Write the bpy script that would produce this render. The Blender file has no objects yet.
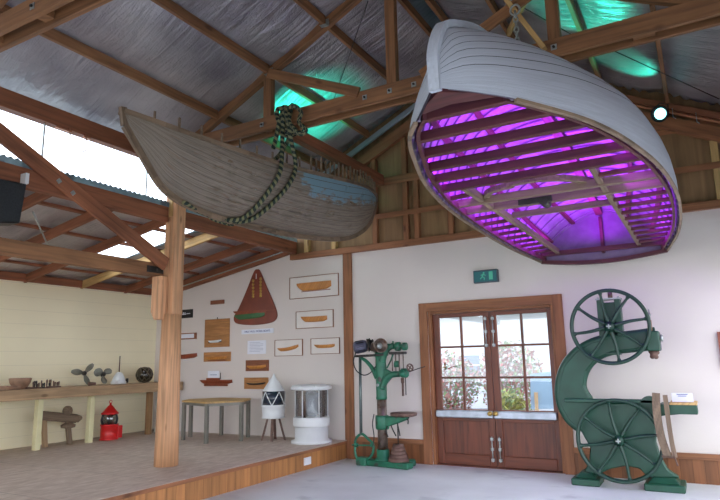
import bpy, bmesh, math, random
from mathutils import Vector, Matrix, Quaternion
random.seed(7)
PI = math.pi
scn = bpy.context.scene
COL = scn.collection
V = Vector

# ------------------------------------------------------------------ camera
W_PX, H_PX = 720.0, 500.0
v1 = V((-709 - 360, -(382.7 - 250))); v2 = V((707 - 360, -(354.7 - 250)))
FPX = math.sqrt(-(v1.dot(v2)))
ydir = V((v2.x, v2.y, -FPX)).normalized()
xdir = -V((v1.x, v1.y, -FPX)).normalized()
zdir = xdir.cross(ydir)
R = Matrix((xdir, ydir, zdir))            # camera -> world
CAM = V((0, 0, 1.6))
cd = bpy.data.cameras.new('camera'); cam = bpy.data.objects.new('camera', cd); COL.objects.link(cam)
cd.sensor_width = 36; cd.lens = FPX / W_PX * 36; cd.clip_start = .05; cd.clip_end = 300
m4 = R.to_4x4(); m4.translation = CAM; cam.matrix_world = m4
scn.camera = cam

def ray(px, py): return R @ V((px - 360, -(py - 250), -FPX))
def PY(px, py, Y): r = ray(px, py); return CAM + r * (Y / r.y)       # point of a pixel on the plane Y
def PX(px, py, X): r = ray(px, py); return CAM + r * (X / r.x)
def PZ(px, py, Z): r = ray(px, py); return CAM + r * ((Z - 1.6) / r.z)

WY = 9.05      # end wall
SZ = .29       # stage height
SX = -5.47     # stage front edge
LX = -10.2     # yellow wall

# ------------------------------------------------------------------ materials
def newmat(name):
    m = bpy.data.materials.new(name); m.use_nodes = True
    nt = m.node_tree; b = nt.nodes['Principled BSDF']
    return m, nt, b
def N(nt, t, **k):
    n = nt.nodes.new(t)
    for a, v in k.items():
        if a.startswith('i_'):
            n.inputs[a[2:].replace('_', ' ')].default_value = v
        else: setattr(n, a, v)
    return n
def ramp(nt, fac, stops):
    r = nt.nodes.new('ShaderNodeValToRGB'); e = r.color_ramp.elements
    e[0].position, e[0].color = stops[0][0], (*stops[0][1], 1)
    e[1].position, e[1].color = stops[-1][0], (*stops[-1][1], 1)
    for p, c in stops[1:-1]:
        x = e.new(p); x.color = (*c, 1)
    nt.links.new(fac, r.inputs[0]); return r.outputs[0]
def srgb(r, g, b):
    f = lambda c: (c / 255 / 12.92) if c / 255 <= .04045 else ((c / 255 + .055) / 1.055) ** 2.4
    return (f(r), f(g), f(b))
def mixc(nt, a, b, fac, mode='MIX'):
    m = N(nt, 'ShaderNodeMix', data_type='RGBA', blend_type=mode)
    for s, x in ((m.inputs['A'], a), (m.inputs['B'], b), (m.inputs['Factor'], fac)):
        if isinstance(x, (int, float)): s.default_value = x
        elif isinstance(x, tuple): s.default_value = (*x, 1)
        else: nt.links.new(x, s)
    return m.outputs['Result']
def bump(nt, b, h, dist, st=.5):
    n = N(nt, 'ShaderNodeBump'); n.inputs['Strength'].default_value = st; n.inputs['Distance'].default_value = dist
    nt.links.new(h, n.inputs['Height']); nt.links.new(n.outputs[0], b.inputs['Normal'])
def coords(nt, uv=True, scale=(1, 1, 1)):
    tc = N(nt, 'ShaderNodeTexCoord'); oi = N(nt, 'ShaderNodeObjectInfo')
    mp = N(nt, 'ShaderNodeMapping'); mp.inputs['Scale'].default_value = scale
    nt.links.new(tc.outputs['UV' if uv else 'Object'], mp.inputs[0])
    ad = N(nt, 'ShaderNodeVectorMath', operation='ADD')
    mu = N(nt, 'ShaderNodeMath', operation='MULTIPLY'); mu.inputs[1].default_value = 37.0
    nt.links.new(oi.outputs['Random'], mu.inputs[0])
    nt.links.new(mp.outputs[0], ad.inputs[0]); nt.links.new(mu.outputs[0], ad.inputs[1])
    return ad.outputs[0]
MATS = {}
def wood(name, c, dark=.6, rough=.65, blotch=.35, gs=1.0, uv=True, knots=True, scale=None):
    """timber: long grain along u, blotches, a few knots"""
    m, nt, b = newmat(name); c = srgb(*c); d = tuple(x * dark for x in c); l = tuple(min(1, x * 1.35) for x in c)
    co = coords(nt, uv, scale or (1.2 * gs, 26 * gs, 26 * gs))
    n1 = N(nt, 'ShaderNodeTexNoise'); n1.inputs['Scale'].default_value = 1; n1.inputs['Detail'].default_value = 6; n1.inputs['Distortion'].default_value = .6
    nt.links.new(co, n1.inputs['Vector'])
    g = ramp(nt, n1.outputs['Fac'], [(.28, d), (.5, c), (.75, l)])
    co2 = coords(nt, uv, (1.5, 4, 4))
    n2 = N(nt, 'ShaderNodeTexNoise'); n2.inputs['Scale'].default_value = .9; n2.inputs['Detail'].default_value = 3
    nt.links.new(co2, n2.inputs['Vector'])
    bl = ramp(nt, n2.outputs['Fac'], [(.3, (.62, .6, .58)), (.6, (1.05, 1.05, 1.05))])
    out = mixc(nt, g, bl, blotch * 1.6, 'MULTIPLY')
    if knots:
        v = N(nt, 'ShaderNodeTexVoronoi'); v.inputs['Scale'].default_value = 1.0
        co3 = coords(nt, uv, (1.6, 5, 5)); nt.links.new(co3, v.inputs['Vector'])
        k = ramp(nt, v.outputs['Distance'], [(.05, (.35, .28, .22)), (.13, (1, 1, 1))])
        out = mixc(nt, out, k, .8, 'MULTIPLY')
    nt.links.new(out, b.inputs['Base Color']); b.inputs['Roughness'].default_value = rough
    bump(nt, b, n1.outputs['Fac'], .004, .4)
    MATS[name] = m; return m
def paint(name, c, rough=.5, metal=0., var=.12, sc=3., bmp=.15, spec=.5, dirt=None, uv=False):
    m, nt, b = newmat(name); c = srgb(*c)
    co = coords(nt, uv)
    n = N(nt, 'ShaderNodeTexNoise'); n.inputs['Scale'].default_value = sc; n.inputs['Detail'].default_value = 5
    nt.links.new(co, n.inputs['Vector'])
    o = ramp(nt, n.outputs['Fac'], [(.3, tuple(x * (1 - var) for x in c)), (.7, tuple(min(1, x * (1 + var * .6)) for x in c))])
    if dirt:
        n3 = N(nt, 'ShaderNodeTexNoise'); n3.inputs['Scale'].default_value = dirt[1]; n3.inputs['Detail'].default_value = 7
        nt.links.new(co, n3.inputs['Vector'])
        f = ramp(nt, n3.outputs['Fac'], [(dirt[2], (0, 0, 0)), (dirt[2] + .1, (1, 1, 1))])
        o = mixc(nt, o, srgb(*dirt[0]), f)
    nt.links.new(o, b.inputs['Base Color']); b.inputs['Roughness'].default_value = rough; b.inputs['Metallic'].default_value = metal
    b.inputs['Specular IOR Level'].default_value = spec
    if bmp: bump(nt, b, n.outputs['Fac'], .01, bmp)
    MATS[name] = m; return m
def glass(name, tint=(1, 1, 1), gl=.08, rough=.02):
    m = bpy.data.materials.new(name); m.use_nodes = True; nt = m.node_tree; nt.nodes.clear()
    o = N(nt, 'ShaderNodeOutputMaterial'); t = N(nt, 'ShaderNodeBsdfTransparent'); g = N(nt, 'ShaderNodeBsdfGlossy'); x = N(nt, 'ShaderNodeMixShader')
    t.inputs[0].default_value = (*tint, 1); g.inputs['Roughness'].default_value = rough; x.inputs[0].default_value = gl
    nt.links.new(t.outputs[0], x.inputs[1]); nt.links.new(g.outputs[0], x.inputs[2]); nt.links.new(x.outputs[0], o.inputs[0])
    MATS[name] = m; return m
def emit(name, c, s):
    m, nt, b = newmat(name); b.inputs['Base Color'].default_value = (0, 0, 0, 1)
    b.inputs['Emission Color'].default_value = (*c, 1); b.inputs['Emission Strength'].default_value = s
    MATS[name] = m; return m

M_beam = wood('beam_brown', (144, 101, 67), dark=.55)
M_red = wood('beam_red', (142, 88, 60), dark=.55)
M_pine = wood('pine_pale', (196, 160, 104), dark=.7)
M_trim = wood('trim_timber', (150, 98, 64), dark=.6)
M_door = wood('door_timber', (110, 55, 33), dark=.5, rough=.4, knots=False)
M_post = wood('log_post', (206, 156, 116), dark=.6, gs=.8)
M_ply = wood('plywood', (146, 112, 76), dark=.72, gs=.5, knots=False)
M_bench = wood('bench_timber', (176, 146, 112), dark=.7)
M_oldwood = wood('old_grey_wood', (128, 108, 88), dark=.5)
M_maroon = wood('boat_beam', (84, 40, 40), dark=.5, knots=False)
M_greywood = wood('boat_carlin', (128, 108, 88), dark=.6, knots=False)
M_model = wood('model_hull', (196, 130, 62), dark=.75, gs=3, rough=.35, knots=False)
M_model2 = wood('model_hull_dark', (140, 66, 40), dark=.7, gs=3, rough=.35, knots=False)
M_board = wood('mount_board', (176, 122, 72), dark=.75, gs=3, knots=False)
M_board2 = wood('mount_board_dark', (140, 84, 56), dark=.7, gs=3, knots=False)
M_white = paint('white_paint', (226, 228, 230), .4, sc=6, var=.05)
M_green = paint('machine_green', (27, 74, 56), .42, sc=5, var=.25, bmp=.1)
M_green2 = paint('drill_green', (34, 110, 82), .4, sc=7, var=.3, bmp=.15, dirt=((60, 66, 58), 9, .58))
M_dgreen = paint('wheel_green', (22, 58, 45), .38, sc=5, var=.2)
M_red_p = paint('red_paint', (206, 34, 34), .35, sc=8, var=.15)
M_black = paint('black_plastic', (22, 24, 28), .45, sc=8, var=.2)
M_steel = paint('steel_brown', (128, 112, 102), .35, .6, sc=12, var=.35, dirt=((96, 62, 44), 10, .52))
M_rust = paint('rusty_iron', (112, 86, 76), .6, .3, sc=14, var=.4)
M_dark_st = paint('dark_iron', (58, 56, 54), .45, .5, sc=12, var=.4)
M_alu = paint('aluminium_bar', (176, 184, 196), .35, .7, sc=9, var=.2)
M_galv = paint('galvanised', (176, 182, 180), .45, .7, sc=30, var=.25)
M_greyleg = paint('grey_leg', (128, 124, 116), .45, .2, sc=9, var=.15)
M_copper = paint('copper_pipe', (190, 128, 96), .4, .6, sc=9, var=.15)
M_brass = paint('brass', (206, 172, 96), .35, .7, sc=20, var=.15)
M_paper = paint('paper', (232, 234, 244), .7, sc=9, var=.03, bmp=0)
M_ink = paint('ink_blue', (60, 70, 140), .6, sc=9, var=.03, bmp=0)
M_flash = paint('flashing_blue', (140, 166, 174), .5, .1, sc=7, var=.3, dirt=((96, 112, 120), 6, .55))
M_corr = paint('corrugated_sheet', (176, 190, 194), .4, .6, sc=2, var=.2, bmp=0)
M_shell = paint('buoy_brown', (86, 76, 56), .6, sc=14, var=.5)
M_stone = paint('old_bowl', (150, 116, 92), .7, sc=12, var=.3)
M_glass = glass('window_glass', (.96, .98, 1), .07)
M_lglass = glass('lantern_glass', (.62, .62, .64), .16, .05)
M_bglass = paint('dark_blue_glass', (34, 44, 60), .15, sc=6, var=.3, spec=.8)
M_gfloor = None

# wall plaster
def plaster(name, c, line=None):
    m, nt, b = newmat(name); c = srgb(*c)
    tc = N(nt, 'ShaderNodeTexCoord')
    n = N(nt, 'ShaderNodeTexNoise'); n.inputs['Scale'].default_value = .8; n.inputs['Detail'].default_value = 4
    nt.links.new(tc.outputs['Object'], n.inputs['Vector'])
    o = ramp(nt, n.outputs['Fac'], [(.3, tuple(x * .95 for x in c)), (.7, tuple(min(1, x * 1.03) for x in c))])
    n2 = N(nt, 'ShaderNodeTexNoise'); n2.inputs['Scale'].default_value = 40; nt.links.new(tc.outputs['Object'], n2.inputs['Vector'])
    h = n2.outputs['Fac']
    if line:
        s = N(nt, 'ShaderNodeSeparateXYZ'); nt.links.new(tc.outputs['Object'], s.inputs[0])
        d = N(nt, 'ShaderNodeMath', operation='DIVIDE'); d.inputs[1].default_value = line; nt.links.new(s.outputs['Z'], d.inputs[0])
        f = N(nt, 'ShaderNodeMath', operation='FRACT'); nt.links.new(d.outputs[0], f.inputs[0])
        l = ramp(nt, f.outputs[0], [(0, (.84, .84, .84)), (.05, (1, 1, 1))])
        o = mixc(nt, o, l, 1., 'MULTIPLY'); h = l
    nt.links.new(o, b.inputs['Base Color']); b.inputs['Roughness'].default_value = .8
    bump(nt, b, h, .004, .25); MATS[name] = m; return m
M_wall = plaster('wall_plaster', (222, 212, 206))
M_yellow = plaster('wall_yellow', (250, 240, 206), line=.235)

def boards(name, c, w, axis, dark=.6, rough=.55, seam=.35):
    """timber boards with seams every w metres along an object axis"""
    m, nt, b = newmat(name); c = srgb(*c)
    tc = N(nt, 'ShaderNodeTexCoord'); s = N(nt, 'ShaderNodeSeparateXYZ'); nt.links.new(tc.outputs['Object'], s.inputs[0])
    d = N(nt, 'ShaderNodeMath', operation='DIVIDE'); d.inputs[1].default_value = w; nt.links.new(s.outputs[axis], d.inputs[0])
    f = N(nt, 'ShaderNodeMath', operation='FRACT'); nt.links.new(d.outputs[0], f.inputs[0])
    fl = N(nt, 'ShaderNodeMath', operation='FLOOR'); nt.links.new(d.outputs[0], fl.inputs[0])
    wn = N(nt, 'ShaderNodeTexWhiteNoise', noise_dimensions='1D'); nt.links.new(fl.outputs[0], wn.inputs['W'])
    mp = N(nt, 'ShaderNodeMapping'); sc = {'X': (18, 18, 1.2), 'Y': (18, 18, 1.2), 'YF': (2, 22, 20)}.get(axis, (18, 18, 1.2)); mp.inputs['Scale'].default_value = sc
    nt.links.new(tc.outputs['Object'], mp.inputs[0])
    n = N(nt, 'ShaderNodeTexNoise'); n.inputs['Detail'].default_value = 5; n.inputs['Scale'].default_value = 1
    nt.links.new(mp.outputs[0], n.inputs['Vector'])
    g = ramp(nt, n.outputs['Fac'], [(.25, tuple(x * dark for x in c)), (.55, c), (.8, tuple(min(1, x * 1.2) for x in c))])
    t = ramp(nt, wn.outputs['Value'], [(0, (.78, .78, .78)), (1, (1.1, 1.1, 1.1))])
    o = mixc(nt, g, t, 1., 'MULTIPLY')
    l = ramp(nt, f.outputs[0], [(0, (seam,) * 3), (.06, (1, 1, 1))])
    o = mixc(nt, o, l, 1., 'MULTIPLY')
    nt.links.new(o, b.inputs['Base Color']); b.inputs['Roughness'].default_value = rough
    bump(nt, b, l, .006, .4); MATS[name] = m; return m
M_wains = boards('wainscot_boards', (138, 86, 50), .14, 'X')
M_stagef = boards('stage_front_boards', (180, 124, 72), .145, 'Y')

def stagefloor():
    m, nt, b = newmat('stage_ply')
    tc = N(nt, 'ShaderNodeTexCoord')
    br = N(nt, 'ShaderNodeTexBrick'); br.inputs['Scale'].default_value = 1; br.inputs['Brick Width'].default_value = 2.4; br.inputs['Row Height'].default_value = 1.2
    br.inputs['Mortar Size'].default_value = .004; br.inputs['Color1'].default_value = (1, 1, 1, 1); br.inputs['Color2'].default_value = (.9, .9, .9, 1); br.inputs['Mortar'].default_value = (.5, .5, .5, 1)
    nt.links.new(tc.outputs['Object'], br.inputs['Vector'])
    mp = N(nt, 'ShaderNodeMapping'); mp.inputs['Scale'].default_value = (5, 1.6, 1); nt.links.new(tc.outputs['Object'], mp.inputs[0])
    n = N(nt, 'ShaderNodeTexNoise'); n.inputs['Scale'].default_value = 2.5; n.inputs['Detail'].default_value = 8; n.inputs['Roughness'].default_value = .7
    nt.links.new(mp.outputs[0], n.inputs['Vector'])
    c = ramp(nt, n.outputs['Fac'], [(.3, srgb(182, 160, 146)), (.55, srgb(208, 190, 176)), (.75, srgb(228, 216, 208))])
    o = mixc(nt, c, br.outputs['Color'], 1., 'MULTIPLY')
    nt.links.new(o, b.inputs['Base Color']); b.inputs['Roughness'].default_value = .6
    bump(nt, b, n.outputs['Fac'], .003, .2); return m
M_stage = stagefloor()
M_floor = paint('concrete_floor', (222, 228, 230), .45, sc=1.3, var=.12, bmp=.05, dirt=((200, 206, 210), 2.2, .6))

def foil():
    m, nt, b = newmat('foil_sarking')
    tc = N(nt, 'ShaderNodeTexCoord')
    def nz(scale, s, det, dist=0):
        mp = N(nt, 'ShaderNodeMapping'); mp.inputs['Scale'].default_value = scale; nt.links.new(tc.outputs['Object'], mp.inputs[0])
        n = N(nt, 'ShaderNodeTexNoise'); n.inputs['Scale'].default_value = s; n.inputs['Detail'].default_value = det; n.inputs['Distortion'].default_value = dist
        nt.links.new(mp.outputs[0], n.inputs['Vector']); return n.outputs['Fac']
    a = nz((1, 7, 1), 1.3, 4, .8); c = nz((1.2, 1, 1), 12, 5, 1.5); e = nz((1, 1, 1), 1.1, 3)
    ad = N(nt, 'ShaderNodeMath', operation='MULTIPLY_ADD'); nt.links.new(c, ad.inputs[0]); ad.inputs[1].default_value = .25; nt.links.new(a, ad.inputs[2])
    col = ramp(nt, e, [(.3, srgb(140, 134, 142)), (.7, srgb(204, 200, 202))])
    nt.links.new(col, b.inputs['Base Color']); b.inputs['Metallic'].default_value = .5; b.inputs['Roughness'].default_value = .36
    bump(nt, b, ad.outputs[0], .11, .45); return m
M_foil = foil()

def hullmat(name, base, planks, dark, blue=False, chip=None, rough=.6):
    """hull paint; uv: u = metres along, v = 0..1 round the girth"""
    m, nt, b = newmat(name)
    tc = N(nt, 'ShaderNodeTexCoord')
    def nz(scale, s, det):
        mp = N(nt, 'ShaderNodeMapping'); mp.inputs['Scale'].default_value = scale; nt.links.new(tc.outputs['UV'], mp.inputs[0])
        n = N(nt, 'ShaderNodeTexNoise'); n.inputs['Scale'].default_value = s; n.inputs['Detail'].default_value = det; n.inputs['Roughness'].default_value = .65
        nt.links.new(mp.outputs[0], n.inputs['Vector']); return n.outputs['Fac']
    c = srgb(*base); a = nz((1.6, 40, 1), 1.5, 6)
    o = ramp(nt, a, [(.3, tuple(x * dark for x in c)), (.55, c), (.8, tuple(min(1, x * 1.18) for x in c))])
    if chip:
        f = ramp(nt, nz((2, 14, 1), 2.4, 8), [(chip[1], (0, 0, 0)), (chip[1] + .06, (1, 1, 1))])
        o = mixc(nt, o, srgb(*chip[0]), f)
    if blue:      # remains of blue paint along the top strakes of the aft half
        s = N(nt, 'ShaderNodeSeparateXYZ'); nt.links.new(tc.outputs['UV'], s.inputs[0])
        mr = N(nt, 'ShaderNodeMapRange'); mr.inputs['From Min'].default_value = 1.8; mr.inputs['From Max'].default_value = 2.5; nt.links.new(s.outputs['X'], mr.inputs['Value'])
        m2 = N(nt, 'ShaderNodeMapRange'); m2.inputs['From Min'].default_value = .5; m2.inputs['From Max'].default_value = 1.0; m2.inputs['To Max'].default_value = .72; nt.links.new(s.outputs['Y'], m2.inputs['Value'])
        m3 = N(nt, 'ShaderNodeMapRange'); m3.inputs['From Min'].default_value = 4.55; m3.inputs['From Max'].default_value = 5.0; nt.links.new(s.outputs['X'], m3.inputs['Value'])
        mx = N(nt, 'ShaderNodeMath', operation='MAXIMUM'); nt.links.new(m2.outputs[0], mx.inputs[0]); nt.links.new(m3.outputs[0], mx.inputs[1])
        mu = N(nt, 'ShaderNodeMath', operation='MULTIPLY'); nt.links.new(mr.outputs[0], mu.inputs[0]); nt.links.new(mx.outputs[0], mu.inputs[1])
        ad = N(nt, 'ShaderNodeMath', operation='ADD'); nt.links.new(mu.outputs[0], ad.inputs[0]); nt.links.new(nz((3, 9, 1), 1.9, 8), ad.inputs[1])
        f = ramp(nt, ad.outputs[0], [(.8, (0, 0, 0)), (.9, (1, 1, 1))])
        o = mixc(nt, o, srgb(116, 146, 158), f)
    nt.links.new(o, b.inputs['Base Color']); b.inputs['Roughness'].default_value = rough
    bump(nt, b, a, .006, .5); return m
M_hull1 = hullmat('weathered_grey_planks', (130, 118, 104), 12, .5, blue=True, chip=((116, 96, 78), .56))
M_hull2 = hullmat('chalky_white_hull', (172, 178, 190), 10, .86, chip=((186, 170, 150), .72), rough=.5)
M_hull2i = paint('hull_inside_paint', (118, 108, 124), .6, sc=8, var=.2)
M_seam1 = paint('seam_grey', (92, 84, 76), .8, sc=8, var=.3, bmp=0)
M_seam = paint('seam_dark', (34, 30, 30), .8, sc=8, var=.1, bmp=0)

def ropemat(c1, c2):
    m, nt, b = newmat('braided_rope')
    tc = N(nt, 'ShaderNodeTexCoord'); s = N(nt, 'ShaderNodeSeparateXYZ'); nt.links.new(tc.outputs['UV'], s.inputs[0])
    ma = N(nt, 'ShaderNodeMath', operation='MULTIPLY_ADD'); nt.links.new(s.outputs['X'], ma.inputs[0]); ma.inputs[1].default_value = 13.0; 
    mv = N(nt, 'ShaderNodeMath', operation='MULTIPLY'); nt.links.new(s.outputs['Y'], mv.inputs[0]); mv.inputs[1].default_value = 1.0
    nt.links.new(mv.outputs[0], ma.inputs[2])
    f = N(nt, 'ShaderNodeMath', operation='FRACT'); nt.links.new(ma.outputs[0], f.inputs[0])
    c = ramp(nt, f.outputs[0], [(0, srgb(*c1)), (.42, srgb(*c1)), (.5, srgb(*c2)), (1, srgb(*c2))])
    nt.links.new(c, b.inputs['Base Color']); b.inputs['Roughness'].default_value = .85
    return m
M_rope = ropemat((122, 120, 86), (28, 44, 38))

# ------------------------------------------------------------------ mesh builder
class MB:
    def __init__(s): s.v = []; s.f = []; s.uv = []; s.mi = []; s.sm = []
    def add(s, verts, faces, ax=V((0, 0, 1)), mi=0, smooth=False, uvs=None):
        o = len(s.v); s.v += [V(p) for p in verts]
        ax = V(ax).normalized(); t = V((0, 0, 1)) if abs(ax.z) < .9 else V((1, 0, 0)); p1 = ax.cross(t).normalized(); p2 = ax.cross(p1)
        for i, f in enumerate(faces):
            s.f.append([o + k for k in f]); s.mi.append(mi); s.sm.append(smooth)
            if uvs: s.uv.append([uvs[k] for k in f])
            else: s.uv.append([(V(verts[k]).dot(ax), V(verts[k]).dot(p1) + .73 * V(verts[k]).dot(p2)) for k in f])
        return s
    def box(s, a, b, ax=None, mi=0):
        a, b = V(a), V(b); lo = V([min(a[i], b[i]) for i in range(3)]); hi = V([max(a[i], b[i]) for i in range(3)])
        if ax is None:
            d = hi - lo; k = max(range(3), key=lambda i: d[i]); ax = V((k == 0, k == 1, k == 2))
        x0, y0, z0 = lo; x1, y1, z1 = hi
        vs = [(x0, y0, z0), (x1, y0, z0), (x1, y1, z0), (x0, y1, z0), (x0, y0, z1), (x1, y0, z1), (x1, y1, z1), (x0, y1, z1)]
        return s.add(vs, [(0, 3, 2, 1), (4, 5, 6, 7), (0, 1, 5, 4), (1, 2, 6, 5), (2, 3, 7, 6), (3, 0, 4, 7)], ax, mi)
    def beam(s, p0, p1, w, h, up=(0, 0, 1), mi=0, w1=None, h1=None):
        p0, p1 = V(p0), V(p1); d = (p1 - p0).normalized(); r = d.cross(V(up)).normalized(); u = r.cross(d).normalized()
        w1 = w if w1 is None else w1; h1 = h if h1 is None else h1
        vs = []
        for p, ww, hh in ((p0, w, h), (p1, w1, h1)):
            for a, b in ((-1, -1), (1, -1), (1, 1), (-1, 1)): vs.append(p + r * a * ww / 2 + u * b * hh / 2)
        return s.add(vs, [(3, 2, 1, 0), (4, 5, 6, 7), (0, 1, 5, 4), (1, 2, 6, 5), (2, 3, 7, 6), (3, 0, 4, 7)], d, mi)
    def cyl(s, p0, p1, r0, r1=None, n=20, mi=0, smooth=True):
        return s.tube([p0, p1], [r0, r0 if r1 is None else r1], n, mi, smooth)
    def tube(s, pts, r, n=8, mi=0, smooth=True, closed=False, caps=True):
        pts = [V(p) for p in pts]; m = len(pts)
        if not isinstance(r, (list, tuple)): r = [r] * m
        vs = []; uv = []; L = 0; prev = None
        for i, p in enumerate(pts):
            if closed: t = (pts[(i + 1) % m] - pts[i - 1]).normalized()
            else: t = (pts[min(i + 1, m - 1)] - pts[max(i - 1, 0)]).normalized()
            if prev is None:
                a = V((0, 0, 1)) if abs(t.z) < .9 else V((1, 0, 0)); u = t.cross(a).normalized()
            else: u = (prev - t * prev.dot(t)).normalized()
            prev = u; w = t.cross(u)
            if i: L += (pts[i] - pts[i - 1]).length
            for k in range(n):
                an = 2 * PI * k / n; vs.append(p + (u * math.cos(an) + w * math.sin(an)) * r[i]); uv.append((L, k / n))
        fs = []
        for i in range(m if closed else m - 1):
            for k in range(n):
                j = (i + 1) % m; fs.append((i * n + k, i * n + (k + 1) % n, j * n + (k + 1) % n, j * n + k))
        s.add(vs, fs, (0, 0, 1), mi, smooth, uv)
        if caps and not closed:
            o = len(s.v) - len(vs)
            for base, rev in ((0, True), ((m - 1) * n, False)):
                f = [o + base + k for k in range(n)]
                if rev: f = f[::-1]
                s.f.append(f); s.mi.append(mi); s.sm.append(False); s.uv.append([(0, 0)] * n)
        return s
    def lathe(s, prof, c, ax=(0, 0, 1), n=28, mi=0, smooth=True):
        """prof: list of (radius, height along ax)"""
        c = V(c); ax = V(ax).normalized(); t = V((0, 0, 1)) if abs(ax.z) < .9 else V((1, 0, 0)); u = ax.cross(t).normalized(); w = ax.cross(u)
        vs = []; uv = []
        for r, h in prof:
            for k in range(n):
                a = 2 * PI * k / n; vs.append(c + ax * h + (u * math.cos(a) + w * math.sin(a)) * max(r, 1e-4)); uv.append((h, k / n * 2 * PI * .2))
        fs = [(i * n + k, i * n + (k + 1) % n, (i + 1) * n + (k + 1) % n, (i + 1) * n + k) for i in range(len(prof) - 1) for k in range(n)]
        return s.add(vs, fs, ax, mi, smooth, uv)
    def prism(s, poly, off, ax=None, mi=0, smooth=False):
        """poly: list of 3D points; off: extrusion vector"""
        n = len(poly); off = V(off); vs = [V(p) for p in poly] + [V(p) + off for p in poly]
        fs = [tuple(range(n)), tuple(range(2 * n - 1, n - 1, -1))] + [(i, i + n, (i + 1) % n + n, (i + 1) % n) for i in range(n)]
        if ax is None: ax = V(poly[1]) - V(poly[0])
        o = len(s.f); s.add(vs, fs, ax, mi)
        if smooth:
            for k in range(o + 2, len(s.f)): s.sm[k] = True
        return s
    def grid(s, rows, mi=0, smooth=True, uvs=None, skip=None):
        nr, nc = len(rows), len(rows[0]); vs = [p for r in rows for p in r]
        fs = [(i * nc + j, i * nc + j + 1, (i + 1) * nc + j + 1, (i + 1) * nc + j) for i in range(nr - 1) for j in range(nc - 1) if not (skip and skip(i, j))]
        return s.add(vs, fs, (0, 1, 0), mi, smooth, [u for r in uvs for u in r] if uvs else None)
    def build(s, name, mats, parent=None, bevel=0, fix=True, solid=0):
        if not isinstance(mats, (list, tuple)): mats = [mats]
        if parent is None:
            xs = [p.x for p in s.v]; ys = [p.y for p in s.v]; zs = [p.z for p in s.v]
            org = V(((min(xs) + max(xs)) / 2, (min(ys) + max(ys)) / 2, min(zs)))
        else:
            org = V((0, 0, 0)); q = parent
            while q: org += q.location; q = q.parent
        me = bpy.data.meshes.new(name); me.from_pydata([p - org for p in s.v], [], s.f)
        for m in mats: me.materials.append(m)
        ul = me.uv_layers.new(name='UVMap'); k = 0
        for i, p in enumerate(me.polygons):
            p.material_index = s.mi[i]; p.use_smooth = s.sm[i]
            for q in range(len(s.uv[i])): ul.data[k].uv = s.uv[i][q]; k += 1
        if fix:
            bm = bmesh.new(); bm.from_mesh(me); bmesh.ops.recalc_face_normals(bm, faces=bm.faces); bm.to_mesh(me); bm.free()
        o = bpy.data.objects.new(name, me); COL.objects.link(o)
        if parent is None: o.location = org
        else: o.parent = parent
        if solid:
            sm = o.modifiers.new('thick', 'SOLIDIFY'); sm.thickness = solid; sm.offset = -1
        if bevel:
            bv = o.modifiers.new('bevel', 'BEVEL'); bv.width = bevel; bv.segments = 1; bv.limit_method = 'ANGLE'
        return o
def tag(o, label, cat, group=None, kind=None):
    if label: o['label'] = label
    if cat: o['category'] = cat
    if group: o['group'] = group
    if kind: o['kind'] = kind
    return o
def thing(name, label, cat, loc, group=None):
    o = bpy.data.objects.new(name, None); COL.objects.link(o); o.location = loc; o.empty_display_size = .1
    return tag(o, label, cat, group)
def struct(name, mb, mat, bevel=0, **k):
    o = mb.build(name, mat, None, bevel, **k); o['kind'] = 'structure'; return o
def lerp(a, b, t): return a + (b - a) * t
def interp(tab, x):
    """smooth (Catmull) interpolation in a table of (x, y)"""
    if x <= tab[0][0]: return tab[0][1]
    if x >= tab[-1][0]: return tab[-1][1]
    i = max(k for k in range(len(tab) - 1) if tab[k][0] <= x)
    x0, y0 = tab[i]; x1, y1 = tab[i + 1]; h = x1 - x0; t = (x - x0) / h
    def slope(k):
        if k == 0: return (tab[1][1] - tab[0][1]) / (tab[1][0] - tab[0][0])
        if k == len(tab) - 1: return (tab[k][1] - tab[k - 1][1]) / (tab[k][0] - tab[k - 1][0])
        return (tab[k + 1][1] - tab[k - 1][1]) / (tab[k + 1][0] - tab[k - 1][0])
    m0, m1 = slope(i) * h, slope(i + 1) * h
    return (2 * t ** 3 - 3 * t * t + 1) * y0 + (t ** 3 - 2 * t * t + t) * m0 + (-2 * t ** 3 + 3 * t * t) * y1 + (t ** 3 - t * t) * m1
def spline(pts, n=8, closed=False):
    pts = [V(p) for p in pts]; out = []; m = len(pts)
    for i in range(m if closed else m - 1):
        if closed: a, b, c, d = pts[i - 1], pts[i], pts[(i + 1) % m], pts[(i + 2) % m]
        else: a, b, c, d = pts[max(i - 1, 0)], pts[i], pts[i + 1], pts[min(i + 2, m - 1)]
        for k in range(n):
            t = k / n; out.append(.5 * ((2 * b) + (c - a) * t + (2 * a - 5 * b + 4 * c - d) * t * t + (3 * b - 3 * c + d - a) * t ** 3))
    if not closed: out.append(pts[-1])
    return out
def textmesh(name, body, size, loc, mat, parent, ext=.001, rot=(PI / 2, 0, 0), align='CENTER'):
    cu = bpy.data.curves.new(name, 'FONT'); cu.body = body; cu.size = size; cu.extrude = ext; cu.align_x = align; cu.align_y = 'CENTER'
    o = bpy.data.objects.new(name + '_tmp', cu); COL.objects.link(o)
    dg = bpy.context.evaluated_depsgraph_get(); me = bpy.data.meshes.new_from_object(o.evaluated_get(dg))
    bpy.data.objects.remove(o); me.name = name; me.materials.clear(); me.materials.append(mat)
    t = bpy.data.objects.new(name, me); COL.objects.link(t)
    org = V((0, 0, 0)); q = parent
    while q: org += q.location; q = q.parent
    t.parent = parent; t.location = V(loc) - org; t.rotation_euler = rot
    return t
# ------------------------------------------------------------------ room shell
Y0 = -3.5                                   # the hall runs on behind the camera
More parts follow.
